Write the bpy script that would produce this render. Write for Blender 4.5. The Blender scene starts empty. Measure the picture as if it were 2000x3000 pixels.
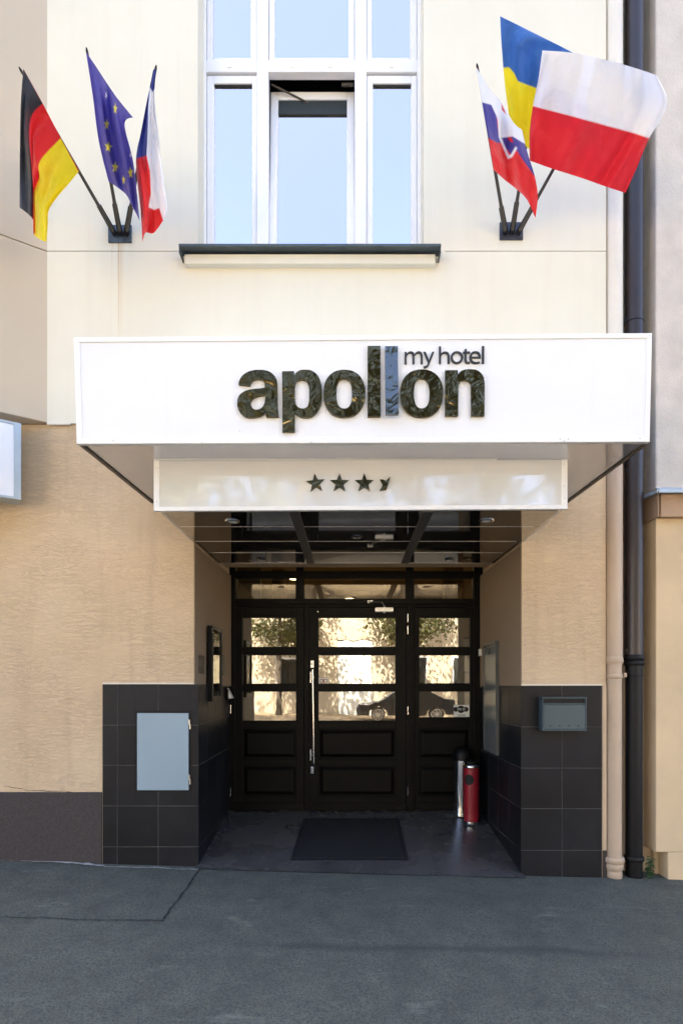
import bpy, bmesh, math, random
from mathutils import Vector, Matrix, noise
C = bpy.context
S = C.scene
COL = S.collection
R = math.radians
random.seed(7)
F = 1690.0; CX = 1023.0; HY = 2006.0; EYE = 1.5
def P(px, py, d):                       # photograph measurement -> world point at distance d in front of the lens
    return Vector(((px-CX)*d/F, d, EYE+(HY-py)*d/F))
def X(px, d=4.79): return (px-CX)*d/F
def Z(py, d=4.79): return EYE+(HY-py)*d/F

# ------------------------------------------------------------------ materials
def srgb(r, g, b):
    f = lambda c: (c/255/12.92) if c/255 <= .04045 else ((c/255+.055)/1.055)**2.4
    return (f(r), f(g), f(b), 1)
class NT:
    def __init__(s, name):
        s.m = bpy.data.materials.new(name); s.m.use_nodes = True
        s.n = s.m.node_tree.nodes; s.l = s.m.node_tree.links
        s.b = s.n['Principled BSDF']; s.out = s.n['Material Output']
    def new(s, t, **k):
        o = s.n.new(t)
        for a, v in k.items(): setattr(o, a, v)
        return o
    def link(s, a, b): s.l.new(a, b)
    def coords(s, scale=(1,1,1)):
        tc = s.new('ShaderNodeTexCoord'); mp = s.new('ShaderNodeMapping')
        mp.inputs['Scale'].default_value = scale
        s.link(tc.outputs['Object'], mp.inputs['Vector']); return mp.outputs['Vector']
    def noise(s, vec, scale, detail=4, rough=.55, dist=0):
        o = s.new('ShaderNodeTexNoise'); s.link(vec, o.inputs['Vector'])
        o.inputs['Scale'].default_value = scale; o.inputs['Detail'].default_value = detail
        o.inputs['Roughness'].default_value = rough; o.inputs['Distortion'].default_value = dist
        return o.outputs['Fac']
    def ramp(s, fac, stops):
        o = s.new('ShaderNodeValToRGB'); s.link(fac, o.inputs['Fac'])
        e = o.color_ramp.elements
        while len(e) < len(stops): e.new(.5)
        for i, (p, c) in enumerate(stops):
            e[i].position = p; e[i].color = c if len(c) == 4 else (*c, 1)
        return o.outputs['Color']
    def mix(s, fac, a, b, mode='MIX'):
        o = s.new('ShaderNodeMix', data_type='RGBA', blend_type=mode)
        for sock, v in ((o.inputs[0], fac), (o.inputs[6], a), (o.inputs[7], b)):
            if hasattr(v, 'node'): s.link(v, sock)
            else: sock.default_value = v
        return o.outputs[2]
    def math(s, op, a, b=0.0, c=0.0):
        o = s.new('ShaderNodeMath', operation=op)
        for i, v in enumerate((a, b, c)):
            if hasattr(v, 'node'): s.link(v, o.inputs[i])
            else: o.inputs[i].default_value = v
        return o.outputs[0]
    def bump(s, h, strength=.3, dist=.01, normal=None):
        o = s.new('ShaderNodeBump'); o.inputs['Strength'].default_value = strength
        o.inputs['Distance'].default_value = dist; s.link(h, o.inputs['Height'])
        if normal: s.link(normal, o.inputs['Normal'])
        return o.outputs['Normal']
def dim(c, k): return (c[0]*k, c[1]*k, c[2]*k, 1)
def mat(name, col, rough=.6, metal=0, var=.08, vscale=6, bump=0, bscale=60, bdist=.003, spec=.5, coat=0, stretch=(1,1,1)):
    t = NT(name); b = t.b
    v = t.coords(stretch)
    n = t.noise(v, vscale, 5)
    t.link(t.ramp(n, [(.3, dim(col, 1-var)), (.7, dim(col, 1+var))]), b.inputs['Base Color'])
    b.inputs['Roughness'].default_value = rough; b.inputs['Metallic'].default_value = metal
    b.inputs['Specular IOR Level'].default_value = spec; b.inputs['Coat Weight'].default_value = coat
    b.inputs['Coat Roughness'].default_value = .05
    if bump:
        t.link(t.bump(t.noise(v, bscale, 3), bump, bdist), b.inputs['Normal'])
    return t.m
M = {}
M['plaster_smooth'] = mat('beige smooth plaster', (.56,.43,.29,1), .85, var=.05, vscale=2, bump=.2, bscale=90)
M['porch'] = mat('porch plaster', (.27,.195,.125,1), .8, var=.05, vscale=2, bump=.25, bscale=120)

def cream():
    t = NT('cream facade paint'); b = t.b; v = t.coords()
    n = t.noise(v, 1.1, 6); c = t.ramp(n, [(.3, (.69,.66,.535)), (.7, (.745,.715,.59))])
    v2 = t.coords((7, 1, .35)); s2 = t.noise(v2, 1.3, 4)
    c = t.mix(t.math('MULTIPLY', t.ramp(s2, [(.5, (0,0,0)), (.8, (1,1,1))]), .35), c, (.66,.60,.48,1))
    # rust runs under the old flag bracket: two narrow streaks
    tc = t.new('ShaderNodeTexCoord'); sx = t.new('ShaderNodeSeparateXYZ'); t.link(tc.outputs['Object'], sx.inputs[0])
    wob = t.math('MULTIPLY', t.math('SUBTRACT', t.noise(t.coords((1,1,2)), 3, 2), .5), .02)
    tot = None
    for x0, w, z0, z1, k in ((X(352)-.006, .007, 4.15, 5.2, 1.0), (X(331), .005, 4.8, 5.2, .55), (X(356), .035, 4.2, 5.2, .35)):
        d = t.math('ABSOLUTE', t.math('SUBTRACT', t.math('ADD', sx.outputs['X'], wob), x0))
        a = t.math('MAXIMUM', t.math('SUBTRACT', 1, t.math('DIVIDE', d, w)), 0)
        mr = t.new('ShaderNodeMapRange'); t.link(sx.outputs['Z'], mr.inputs[0])
        mr.inputs[1].default_value = z0; mr.inputs[2].default_value = z1; mr.inputs[3].default_value = 0; mr.inputs[4].default_value = 1
        top = t.math('LESS_THAN', sx.outputs['Z'], 5.22)
        a = t.math('MULTIPLY', t.math('MULTIPLY', t.math('MULTIPLY', a, mr.outputs[0]), top), k)
        tot = a if tot is None else t.math('MAXIMUM', tot, a)
    c = t.mix(tot, c, (.50,.30,.09,1))
    t.link(c, b.inputs['Base Color']); b.inputs['Roughness'].default_value = .8
    h = t.math('ADD', t.noise(v, 2.2, 3), t.math('MULTIPLY', t.noise(v, 160, 2), .06))
    t.link(t.bump(h, .35, .012), b.inputs['Normal']); return t.m
M['cream'] = cream()
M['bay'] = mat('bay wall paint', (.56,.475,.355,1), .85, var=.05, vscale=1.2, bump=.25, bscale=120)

def scratched():
    t = NT('scratched beige render'); b = t.b
    v = t.coords(); vs = t.coords((1, 1, 4.2))
    big = t.noise(v, .9, 4)
    c = t.ramp(big, [(.3, (.58,.43,.265)), (.55, (.64,.485,.31)), (.75, (.68,.525,.345))])
    worm = t.noise(vs, 10, 3, .55, .7)
    ridge = t.math('ABSOLUTE', t.math('SUBTRACT', worm, .5))
    groove = t.math('MINIMUM', t.math('MULTIPLY', ridge, 16), 1)          # thin worm lines, lying flat
    gate = t.ramp(t.noise(t.coords((1,1,1.5)), 2.2, 4), [(.30, (1,1,1)), (.62, (0,0,0))])
    groove = t.math('MAXIMUM', groove, t.math('MULTIPLY', gate, .8))
    fine = t.noise(vs, 70, 3)
    h = t.math('ADD', t.math('MULTIPLY', groove, .55), t.math('MULTIPLY', fine, .35))
    drip = t.ramp(t.noise(t.coords((5,1,.5)), 1.5, 4), [(.55, (0,0,0)), (.85, (1,1,1))])
    c = t.mix(t.math('MULTIPLY', drip, .5), c, (.43,.30,.19,1))
    t.link(c, b.inputs['Base Color']); b.inputs['Roughness'].default_value = .9
    c = t.mix(t.math('MULTIPLY', t.math('SUBTRACT', 1, groove), .17), c, (.20,.14,.09,1)); t.link(c, b.inputs['Base Color'])
    t.link(t.bump(h, .85, .005), b.inputs['Normal']); return t.m
M['scratch'] = scratched()
M['neigh_up'] = mat('rough grey plaster', (.57,.52,.455,1), .95, var=.10, vscale=5, bump=.7, bscale=45, bdist=.006)
M['neigh_low'] = mat('neighbour salmon plaster', (.64,.49,.30,1), .9, var=.10, vscale=1.8, bump=.35, bscale=70)
M['neigh_mould'] = mat('neighbour brown moulding', (.40,.27,.17,1), .9, var=.12, vscale=5, bump=.4, bscale=60)
M['plinth'] = mat('speckled brown plinth', (.050,.0405,.037,1), .85, var=.25, vscale=55, bump=.6, bscale=110)
M['mortar'] = mat('pale mortar', (.40,.38,.34,1), .95, var=.25, vscale=30, bump=.6, bscale=60)

def tile():
    t = NT('anthracite stone tile'); b = t.b; v = t.coords((1,1,1))
    n = t.noise(v, 2.2, 6, .6)
    ge = t.new('ShaderNodeObjectInfo')
    at = t.new('ShaderNodeVertexColor', layer_name='tint')
    c = t.ramp(n, [(.3, (.0062,.0065,.0078)), (.7, (.0128,.0130,.0152))])
    c = t.mix(1.0, c, at.outputs['Color'], 'MULTIPLY')
    t.link(c, b.inputs['Base Color'])
    t.link(t.math('ADD', t.math('MULTIPLY', n, .25), .34), b.inputs['Roughness']); b.inputs['Specular IOR Level'].default_value = .22
    t.link(t.bump(t.noise(t.coords((1,1,5)), 14, 5), .12, .004), b.inputs['Normal']); return t.m
M['tile'] = tile()
M['grout'] = mat('tile grout', (.12,.115,.11,1), .9, var=.35, vscale=9)
def asphalt():
    t = NT('pavement asphalt'); b = t.b; v = t.coords()
    big = t.noise(v, .7, 6, .6); fine = t.noise(v, 75, 3, .75); mid = t.noise(v, 4.5, 8, .72); vfine = t.noise(v, 210, 2, .7)
    c = t.ramp(big, [(.3, (.073,.075,.055)), (.7, (.103,.106,.078))])
    c = t.mix(t.ramp(mid, [(.46, (0,0,0)), (.72, (.6,.6,.6))]), c, (.165,.165,.122,1))
    c = t.mix(t.ramp(mid, [(.30, (.7,.7,.7)), (.46, (0,0,0))]), c, (.049,.051,.040,1))
    c = t.mix(t.ramp(fine, [(.40, (.85,.85,.85)), (.56, (0,0,0))]), c, (.034,.037,.037,1))
    c = t.mix(t.ramp(vfine, [(.56, (0,0,0)), (.70, (.8,.8,.8))]), c, (.19,.19,.155,1))
    vo = t.new('ShaderNodeTexVoronoi'); t.link(v, vo.inputs['Vector']); vo.inputs['Scale'].default_value = 38
    sp = t.ramp(vo.outputs['Distance'], [(.05, (1,1,1)), (.13, (0,0,0))])
    gate = t.ramp(t.noise(v, 2.6, 4), [(.54, (0,0,0)), (.68, (1,1,1))])
    c = t.mix(t.math('MULTIPLY', sp, gate), c, (.28,.28,.27,1))
    pale = t.ramp(t.noise(t.coords((.6,1.6,1)), 3.1, 7, .7), [(.60, (0,0,0)), (.74, (.75,.75,.75))])
    c = t.mix(pale, c, (.21,.21,.17,1))
    # dark damp streak along the crossfall
    tc = t.new('ShaderNodeTexCoord'); sx = t.new('ShaderNodeSeparateXYZ'); t.link(tc.outputs['Object'], sx.inputs[0])
    wob = t.math('MULTIPLY', t.math('SUBTRACT', t.noise(v, 1.4, 5), .5), .22)
    dd = t.math('ABSOLUTE', t.math('ADD', t.math('SUBTRACT', sx.outputs['Y'], 3.42), wob))
    st = t.math('MAXIMUM', t.math('SUBTRACT', 1, t.math('DIVIDE', dd, .06)), 0)
    xr = t.ramp(t.math('DIVIDE', t.math('ADD', sx.outputs['X'], 3), 6), [(.34, (0,0,0)), (.45, (1,1,1)), (.72, (1,1,1)), (.9, (0,0,0))])
    c = t.mix(t.math('MULTIPLY', t.math('MULTIPLY', st, xr), .55), c, (.026,.028,.031,1))
    t.link(c, b.inputs['Base Color']); b.inputs['Roughness'].default_value = .82
    h = t.math('ADD', t.math('MULTIPLY', fine, .6), t.math('MULTIPLY', mid, .8))
    t.link(t.bump(h, .9, .008), b.inputs['Normal']); return t.m
M['asphalt'] = asphalt()
M['tar'] = mat('open joint', (.012,.013,.014,1), .9, var=.3, vscale=20)
def floor_mat():
    t = NT('polished porch floor'); b = t.b; v = t.coords()
    n = t.noise(v, 1.8, 7, .65)
    c = t.ramp(n, [(.3, (.048,.045,.043)), (.5, (.068,.063,.060)), (.75, (.095,.089,.084))])
    t.link(c, b.inputs['Base Color'])
    t.link(t.math('ADD', t.math('MULTIPLY', n, .3), .12), b.inputs['Roughness'])
    t.link(t.bump(t.noise(t.coords((1,.4,1)), 7, 4), .12, .004), b.inputs['Normal']); return t.m
M['floor'] = floor_mat()
M['mat_rubber'] = mat('ribbed mat', (.010,.0105,.0105,1), .8, var=.2, vscale=30, bump=.4, bscale=200)
M['mat_edge'] = mat('mat rubber edge', (.010,.010,.012,1), .6, var=.1)
def fascia_mat():
    t = NT('white acrylic panel'); b = t.b
    n = t.noise(t.coords((.8,1,1.5)), 1.2, 6, .6); m_ = t.noise(t.coords((9,1,.6)), 2.0, 5, .6)
    c = t.mix(t.math('MULTIPLY', t.ramp(n, [(.5, (0,0,0)), (.8, (1,1,1))]), .3), (.84,.85,.86,1), (.76,.77,.78,1))
    c = t.mix(t.math('MULTIPLY', t.ramp(m_, [(.55, (0,0,0)), (.85, (1,1,1))]), .15), c, (.68,.68,.67,1))
    t.link(c, b.inputs['Base Color']); b.inputs['Roughness'].default_value = .28; b.inputs['Specular IOR Level'].default_value = .4
    t.link(t.bump(t.noise(t.coords(), 1.6, 2), .08, .03), b.inputs['Normal']); return t.m
M['white_panel'] = fascia_mat()
M['white_panel_plain'] = mat('white acrylic panel', (.84,.85,.88,1), .35, var=.012, vscale=1.4, spec=.3)
M['white_trim'] = mat('white aluminium trim', (.86,.86,.85,1), .4, var=.02, vscale=8)
M['gloss_panel'] = mat('glossy pale panel', (.80,.79,.77,1), .06, metal=.18, var=.02, vscale=1.0, bump=.035, bscale=2.5, bdist=.05, spec=.9, coat=.6)
M['soffit_grey'] = mat('glossy grey soffit', (.62,.65,.72,1), .07, metal=.6, var=.05, vscale=1.5, bump=.02, bscale=2, bdist=.05)
M['soffit_black'] = mat('black mirror soffit', (.012,.011,.011,1), .035, var=.1, spec=1.0, coat=1, bump=.02, bscale=2.2, bdist=.04)
M['rib'] = mat('dark grey rib', (.075,.072,.070,1), .4, var=.1)
M['alu'] = mat('brushed aluminium', (.62,.62,.62,1), .3, metal=1, var=.06, vscale=20)
M['chrome'] = mat('polished steel', (.78,.78,.79,1), .13, metal=1, var=.04, vscale=4)
def letter_mat(nm='wavy black mirror', col=(.125,.10,.055,1), k=.5):
    t = NT(nm); b = t.b
    n1 = t.noise(t.coords(), 7.5, 2, .5, .9); n2 = t.noise(t.coords(), 38, 2)
    b.inputs['Base Color'].default_value = col; b.inputs['Metallic'].default_value = 1
    b.inputs['Roughness'].default_value = .06
    h = t.math('ADD', n1, t.math('MULTIPLY', n2, .05))
    t.link(t.bump(h, k, .026), b.inputs['Normal']); return t.m
M['letter'] = letter_mat(); M['letter_sky'] = letter_mat('sky brightened mirror', (.155,.155,.150,1), .42)  # second copy: lighter, greyer base colour brightens the sky reflection on one letter
M['letter_plain'] = mat('black satin letter', (.030,.030,.034,1), .3, var=.1)
M['black_wood'] = mat('black painted wood', (.0028,.0024,.0018,1), .45, spec=.13, var=.15, vscale=12, bump=.12, bscale=50, stretch=(1,1,.15))
M['frame_black'] = mat('black lacquer frame', (.004,.004,.004,1), .4, spec=.2, var=.1)
M['pvc'] = mat('white window frame', (.82,.83,.85,1), .32, var=.012, vscale=3)
M['pvc_in'] = mat('cream sash edge', (.74,.70,.60,1), .4, var=.02)
M['dark_in'] = mat('dark room', (.012,.013,.014,1), .9)
M['strip'] = mat('dark green blind', (.022,.030,.030,1), .6, var=.15)
M['zinc'] = mat('dark sheet sill', (.075,.095,.10,1), .45, metal=.4, var=.15, vscale=10)
M['flash'] = mat('blue grey flashing', (.42,.50,.56,1), .4, metal=.3, var=.08, vscale=8)
M['pipe_cream'] = mat('cream downpipe paint', (.70,.655,.56,1), .5, var=.04, vscale=3, bump=.1, bscale=20)
M['pipe_beige'] = mat('beige downpipe paint', (.50,.375,.26,1), .5, var=.07, vscale=3, bump=.15, bscale=20)
M['pipe_brown'] = mat('brown downpipe', (.026,.017,.016,1), .36, var=.15, vscale=3)
M['pipe_black'] = mat('black cast pipe', (.0035,.0035,.0045,1), .5, spec=.3, var=.2, vscale=5, bump=.2, bscale=40)
M['cabinet'] = mat('light blue grey paint', (.25,.335,.39,1), .45, var=.03, vscale=1.6)
M['mailbox'] = mat('slate blue paint', (.045,.072,.086,1), .42, metal=.1, var=.05, vscale=4)
M['black'] = mat('matt black', (.006,.006,.006,1), .7)
M['board_white'] = mat('white card', (.75,.75,.70,1), .4, var=.03)
M['notice'] = mat('grey notice board', (.13,.145,.14,1), .3, var=.05)
M['notice_rim'] = mat('dull notice board rim', (.10,.105,.10,1), .4, metal=.3)
M['plate'] = mat('bronze wall plate', (.09,.075,.06,1), .45, metal=.4, var=.2, vscale=20)
M['paper'] = mat('printed paper', (.5,.5,.46,1), .6, var=.15, vscale=25)
M['red_bin'] = mat('red enamel', (.26,.012,.022,1), .3, var=.06, coat=.3)
M['pole'] = mat('weathered pole wood', (.055,.048,.036,1), .6, var=.25, vscale=20, stretch=(4,4,1))
M['bracket'] = mat('blue grey bracket steel', (.055,.075,.10,1), .5, metal=.2, var=.5, vscale=35, bump=.3, bscale=60)
M['bracket_dark'] = mat('dark bracket steel', (.045,.048,.065,1), .5, metal=.2, var=.25, vscale=30)
M['leafgreen'] = mat('weed leaf', (.025,.075,.015,1), .5, var=.3, vscale=20)
M['lobby_wall'] = mat('warm lobby wall', (.55,.42,.22,1), .8, var=.05)
M['lobby_grey'] = mat('lobby partition', (.24,.22,.15,1), .8, var=.05)
M['lobby_floor'] = mat('lobby floor', (.20,.14,.08,1), .4, var=.2)
M['curtain'] = mat('gold curtain', (.55,.33,.08,1), .8, var=.15, vscale=8)
M['gate'] = mat('white slatted gate paint', (.85,.85,.80,1), .5, var=.02)
M['opp_wall'] = mat('opposite wall plaster', (.55,.48,.36,1), .9, var=.06, vscale=.8)
M['road'] = mat('road asphalt', (.06,.06,.06,1), .9, var=.2, vscale=30, bump=.3)
M['paving'] = mat('sunlit paving', (.40,.31,.20,1), .9, var=.12, vscale=3)
M['kerb'] = mat('granite kerb', (.28,.27,.26,1), .85, var=.2, vscale=25)
M['bark'] = mat('tree bark', (.10,.08,.06,1), .95, var=.3, vscale=14, bump=.8, bscale=20)
M['car_paint'] = mat('dark car paint', (.012,.013,.016,1), .25, var=.05, coat=1)
M['car_glass'] = mat('car glass', (.02,.025,.025,1), .05, spec=1)
M['tyre'] = mat('tyre rubber', (.012,.012,.012,1), .8)
M['roof'] = mat('roof felt', (.12,.11,.10,1), .9)
def leaf_mat():
    t = NT('tree leaf'); b = t.b
    g = t.new('ShaderNodeNewGeometry')
    c = t.ramp(g.outputs['Random Per Island'], [(0, (.045,.060,.015)), (.5, (.085,.095,.022)), (1, (.15,.13,.035))])
    t.link(c, b.inputs['Base Color']); b.inputs['Roughness'].default_value = .5
    tr = t.new('ShaderNodeBsdfTranslucent'); t.link(c, tr.inputs['Color'])
    mx = t.new('ShaderNodeMixShader'); mx.inputs[0].default_value = .35
    t.link(b.outputs[0], mx.inputs[1]); t.link(tr.outputs[0], mx.inputs[2]); t.link(mx.outputs[0], t.out.inputs['Surface']); return t.m
M['leaf'] = leaf_mat()
def glassy(name, refl, tint=(1,1,1), rcol=(1,1,1), wave=0.0):
    t = NT(name)
    gl = t.new('ShaderNodeBsdfGlossy'); gl.inputs['Roughness'].default_value = .008; gl.inputs['Color'].default_value = (*rcol, 1)
    tr = t.new('ShaderNodeBsdfTransparent'); tr.inputs['Color'].default_value = (*tint, 1)
    lw = t.new('ShaderNodeLayerWeight'); lw.inputs['Blend'].default_value = .35
    f = t.math('MINIMUM', t.math('ADD', t.math('MULTIPLY', lw.outputs['Fresnel'], 1-refl), refl), 1)
    if wave:
        nrm = t.bump(t.noise(t.coords(), 3.0, 2), wave, .02); t.link(nrm, gl.inputs['Normal'])
    mx = t.new('ShaderNodeMixShader'); t.link(f, mx.inputs[0]); t.link(tr.outputs[0], mx.inputs[1]); t.link(gl.outputs[0], mx.inputs[2])
    t.link(mx.outputs[0], t.out.inputs['Surface']); t.n.remove(t.b); return t.m
M['door_glass'] = glassy('door glass', .26, (.52,.51,.46), (1,.97,.90), .025)
M['transom_glass'] = glassy('transom glass', .05, (.85,.84,.76), (1,.97,.90), .02)
M['win_glass'] = glassy('sky reflecting window glass', .85, (.2,.2,.2), (.86,.765,.79), .03)
M['case_glass'] = glassy('case glass', .25, (.85,.85,.85), (1,1,.95), .1)
def emis(name, col, k):
    t = NT(name); b = t.b; b.inputs['Emission Color'].default_value = (*col, 1); b.inputs['Emission Strength'].default_value = k
    b.inputs['Base Color'].default_value = (*col, 1); return t.m
M['lamp'] = emis('warm lamp', (1,.72,.38), 9)
M['lightbox'] = mat('sign box face', (.80,.84,.90,1), .25, var=.01)

# ------------------------------------------------------------------ mesh helpers
class MB:
    def __init__(s): s.v = []; s.f = []; s.mi = []; s.sm = []; s.tint = []
    def add(s, vs, fs, mi=0, smooth=False, tint=1.0):
        k = len(s.v); s.v += [tuple(v) for v in vs]
        for f in fs: s.f.append([k+i for i in f]); s.mi.append(mi); s.sm.append(smooth); s.tint.append(tint)
        return s
    def box(s, x0, x1, y0, y1, z0, z1, mi=0, tint=1.0):
        vs = [(x0,y0,z0),(x1,y0,z0),(x1,y1,z0),(x0,y1,z0),(x0,y0,z1),(x1,y0,z1),(x1,y1,z1),(x0,y1,z1)]
        return s.hexa(vs, mi, tint)
    def hexa(s, vs, mi=0, tint=1.0):   # bottom ring 0-3, top ring 4-7
        return s.add(vs, [(0,3,2,1),(4,5,6,7),(0,1,5,4),(1,2,6,5),(2,3,7,6),(3,0,4,7)], mi, False, tint)
    def slab(s, c, th, mi=0, tint=1.0): # four front corners BL BR TR TL; thickness towards +y
        o = Vector((0, th, 0)); c = [Vector(p) for p in c]
        return s.hexa([c[0], c[1], c[1]+o, c[0]+o, c[3], c[2], c[2]+o, c[3]+o], mi, tint)
    def cyl(s, p0, p1, r0, r1=None, n=20, mi=0, caps=True, smooth=True):
        if r1 is None: r1 = r0
        p0, p1 = Vector(p0), Vector(p1); a = (p1-p0).normalized()
        u = a.orthogonal().normalized(); w = a.cross(u)
        vs = []
        for p, r in ((p0, r0), (p1, r1)):
            for i in range(n):
                t = 2*math.pi*i/n; vs.append(p+u*math.cos(t)*r+w*math.sin(t)*r)
        fs = [(i, (i+1) % n, n+(i+1) % n, n+i) for i in range(n)]
        s.add(vs, fs, mi, smooth)
        if caps:
            s.add(vs, [tuple(range(n-1, -1, -1)), tuple(range(n, 2*n))], mi, False)
        return s
    def lathe(s, cx, cy, prof, n=32, mi=0):
        vs = []
        for r, z in prof:
            for i in range(n):
                t = 2*math.pi*i/n; vs.append((cx+r*math.cos(t), cy+r*math.sin(t), z))
        fs = []
        for k in range(len(prof)-1):
            for i in range(n):
                fs.append((k*n+i, k*n+(i+1) % n, (k+1)*n+(i+1) % n, (k+1)*n+i))
        s.add(vs, fs, mi, True)
        s.add(vs, [tuple(range(n-1, -1, -1)), tuple(range((len(prof)-1)*n, len(prof)*n))], mi, False)
        return s
    def prism_xz(s, pts, y0, y1, mi=0):   # polygon in x,z extruded along y
        n = len(pts)
        vs = [(x, y0, z) for x, z in pts]+[(x, y1, z) for x, z in pts]
        fs = [tuple(range(n)), tuple(range(2*n-1, n-1, -1))]+[(i, n+i, n+(i+1) % n, (i+1) % n) for i in range(n)]
        return s.add(vs, fs, mi)
    def prism_xy(s, pts, z0, z1, mi=0):
        n = len(pts)
        vs = [(x, y, z0) for x, y in pts]+[(x, y, z1) for x, y in pts]
        fs = [tuple(range(n-1, -1, -1)), tuple(range(n, 2*n))]+[(i, (i+1) % n, n+(i+1) % n, n+i) for i in range(n)]
        return s.add(vs, fs, mi)
    def build(s, name, mats, parent=None, bevel=0, normals=True):
        me = bpy.data.meshes.new(name); me.from_pydata(s.v, [], s.f)
        if not isinstance(mats, (list, tuple)): mats = [mats]
        for m in mats: me.materials.append(M[m] if isinstance(m, str) else m)
        me.polygons.foreach_set('material_index', s.mi); me.polygons.foreach_set('use_smooth', s.sm)
        if any(t != 1.0 for t in s.tint):
            ca = me.color_attributes.new('tint', 'FLOAT_COLOR', 'CORNER')
            for p, t in zip(me.polygons, s.tint):
                for li in p.loop_indices: ca.data[li].color = (t, t, t, 1)
        me.update()
        if normals:
            bm = bmesh.new(); bm.from_mesh(me); bmesh.ops.recalc_face_normals(bm, faces=bm.faces); bm.to_mesh(me); bm.free()
        o = bpy.data.objects.new(name, me); COL.objects.link(o)
        if parent is not None:
            o.parent = parent; o.matrix_parent_inverse = Matrix.Translation(-parent.location)
        if bevel:
            md = o.modifiers.new('bevel', 'BEVEL'); md.width = bevel; md.segments = 2; md.limit_method = 'ANGLE'; md.angle_limit = R(40)
        return o
def adopt(o, parent):
    o.parent = parent; o.matrix_parent_inverse = Matrix.Translation(-parent.location); return o
def tag(o, label=None, cat=None, group=None, kind=None):
    if label: o['label'] = label
    if cat: o['category'] = cat
    if group: o['group'] = group
    if kind: o['kind'] = kind
    return o
def thing(name, loc, label, cat, group=None):
    e = bpy.data.objects.new(name, None); e.location = loc; e.empty_display_size = .1; COL.objects.link(e)
    return tag(e, label, cat, group)

def gz(x, y=4.79): return -.042-.0275*x-.010*(4.79-y)      # pavement height: falls to the right and to the street

# ------------------------------------------------------------------ ground, street
def grid_sheet(name, x0, x1, y0, y1, nx, ny, fz, m, amp=0):
    mb = MB(); vs = []
    for j in range(ny+1):
        for i in range(nx+1):
            x = x0+(x1-x0)*i/nx; y = y0+(y1-y0)*j/ny
            z = fz(x, y)
            if amp: z += amp*noise.noise(Vector((x*.9, y*.9, 0)))+amp*.35*noise.noise(Vector((x*4, y*4, 3)))
            vs.append((x, y, z))
    fs = [(j*(nx+1)+i, j*(nx+1)+i+1, (j+1)*(nx+1)+i+1, (j+1)*(nx+1)+i) for j in range(ny) for i in range(nx)]
    mb.add(vs, fs, 0, True); return mb.build(name, m)
tag(grid_sheet('pavement', -14, 14, -1.5, 5.3, 168, 44, lambda x, y: gz(x, y), 'asphalt', .006), kind='structure')
mb = MB(); mb.hexa([(-14,-1.65,-.6),(14,-1.65,-.6),(14,-1.5,-.6),(-14,-1.5,-.6),
    (-14,-1.65,gz(-14,-1.5)+.004),(14,-1.65,gz(14,-1.5)+.004),(14,-1.5,gz(14,-1.5)+.004),(-14,-1.5,gz(-14,-1.5)+.004)])
tag(mb.build('kerb', 'kerb', bevel=.01), kind='structure')
tag(grid_sheet('road', -60, 60, -9, -1.65, 20, 6, lambda x, y: -.28-.0275*max(-14,min(14,x)), 'road'), kind='structure')
tag(grid_sheet('far_pavement', -60, 60, -19, -9, 20, 6, lambda x, y: -.14-.0275*max(-14,min(14,x)), 'paving'), kind='structure')
tag(grid_sheet('ground', -400, 400, -400, 400, 8, 8, lambda x, y: -.9, 'road'), kind='structure')
# open joints of the old asphalt patch
def crack(name, pts, w, m, dz=.006):
    mb = MB(); L = []; Rr = []
    for k, (px, py) in enumerate(pts):
        d = F*(EYE+.05)/(py-HY)
        for _ in range(4): d = F*(EYE-gz((px-CX)*d/F, d))/(py-HY)
        p = Vector(((px-CX)*d/F, d, 0)); L.append(p)
    fine = []
    for a, b in zip(L[:-1], L[1:]):
        n = max(2, int((b-a).length/.04))
        for i in range(n): fine.append(a.lerp(b, i/n))
    fine.append(L[-1]); vs = []
    for k, p in enumerate(fine):
        t = (fine[min(k+1, len(fine)-1)]-fine[max(k-1, 0)]).normalized(); nn = Vector((-t.y, t.x, 0))
        p = p+nn*random.uniform(-.006, .006); ww = w*random.uniform(.35, 1.15)
        for s_ in (-1, 1):
            q = p+nn*ww*.5*s_; vs.append((q.x, q.y, gz(q.x, q.y)+dz+.006*noise.noise(Vector((q.x*.9, q.y*.9, 0)))+.0021*noise.noise(Vector((q.x*4, q.y*4, 3)))))
    mb.add(vs, [(2*i, 2*i+1, 2*i+3, 2*i+2) for i in range(len(fine)-1)])
    return tag(mb.build(name, m), kind='structure')
crack('pavement_joint', [(588,2546),(560,2585),(525,2635),(500,2665),(480,2697)], .016, 'tar')
crack('pavement_joint', [(0,2690),(120,2693),(240,2699),(360,2699),(480,2701)], .009, 'tar')
crack('mortar_line', [(-60,2519),(80,2524),(200,2530),(305,2540)], .05, 'mortar', .008)
crack('mortar_line', [(305,2542),(450,2545),(580,2551)], .018, 'mortar', .007)
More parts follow.
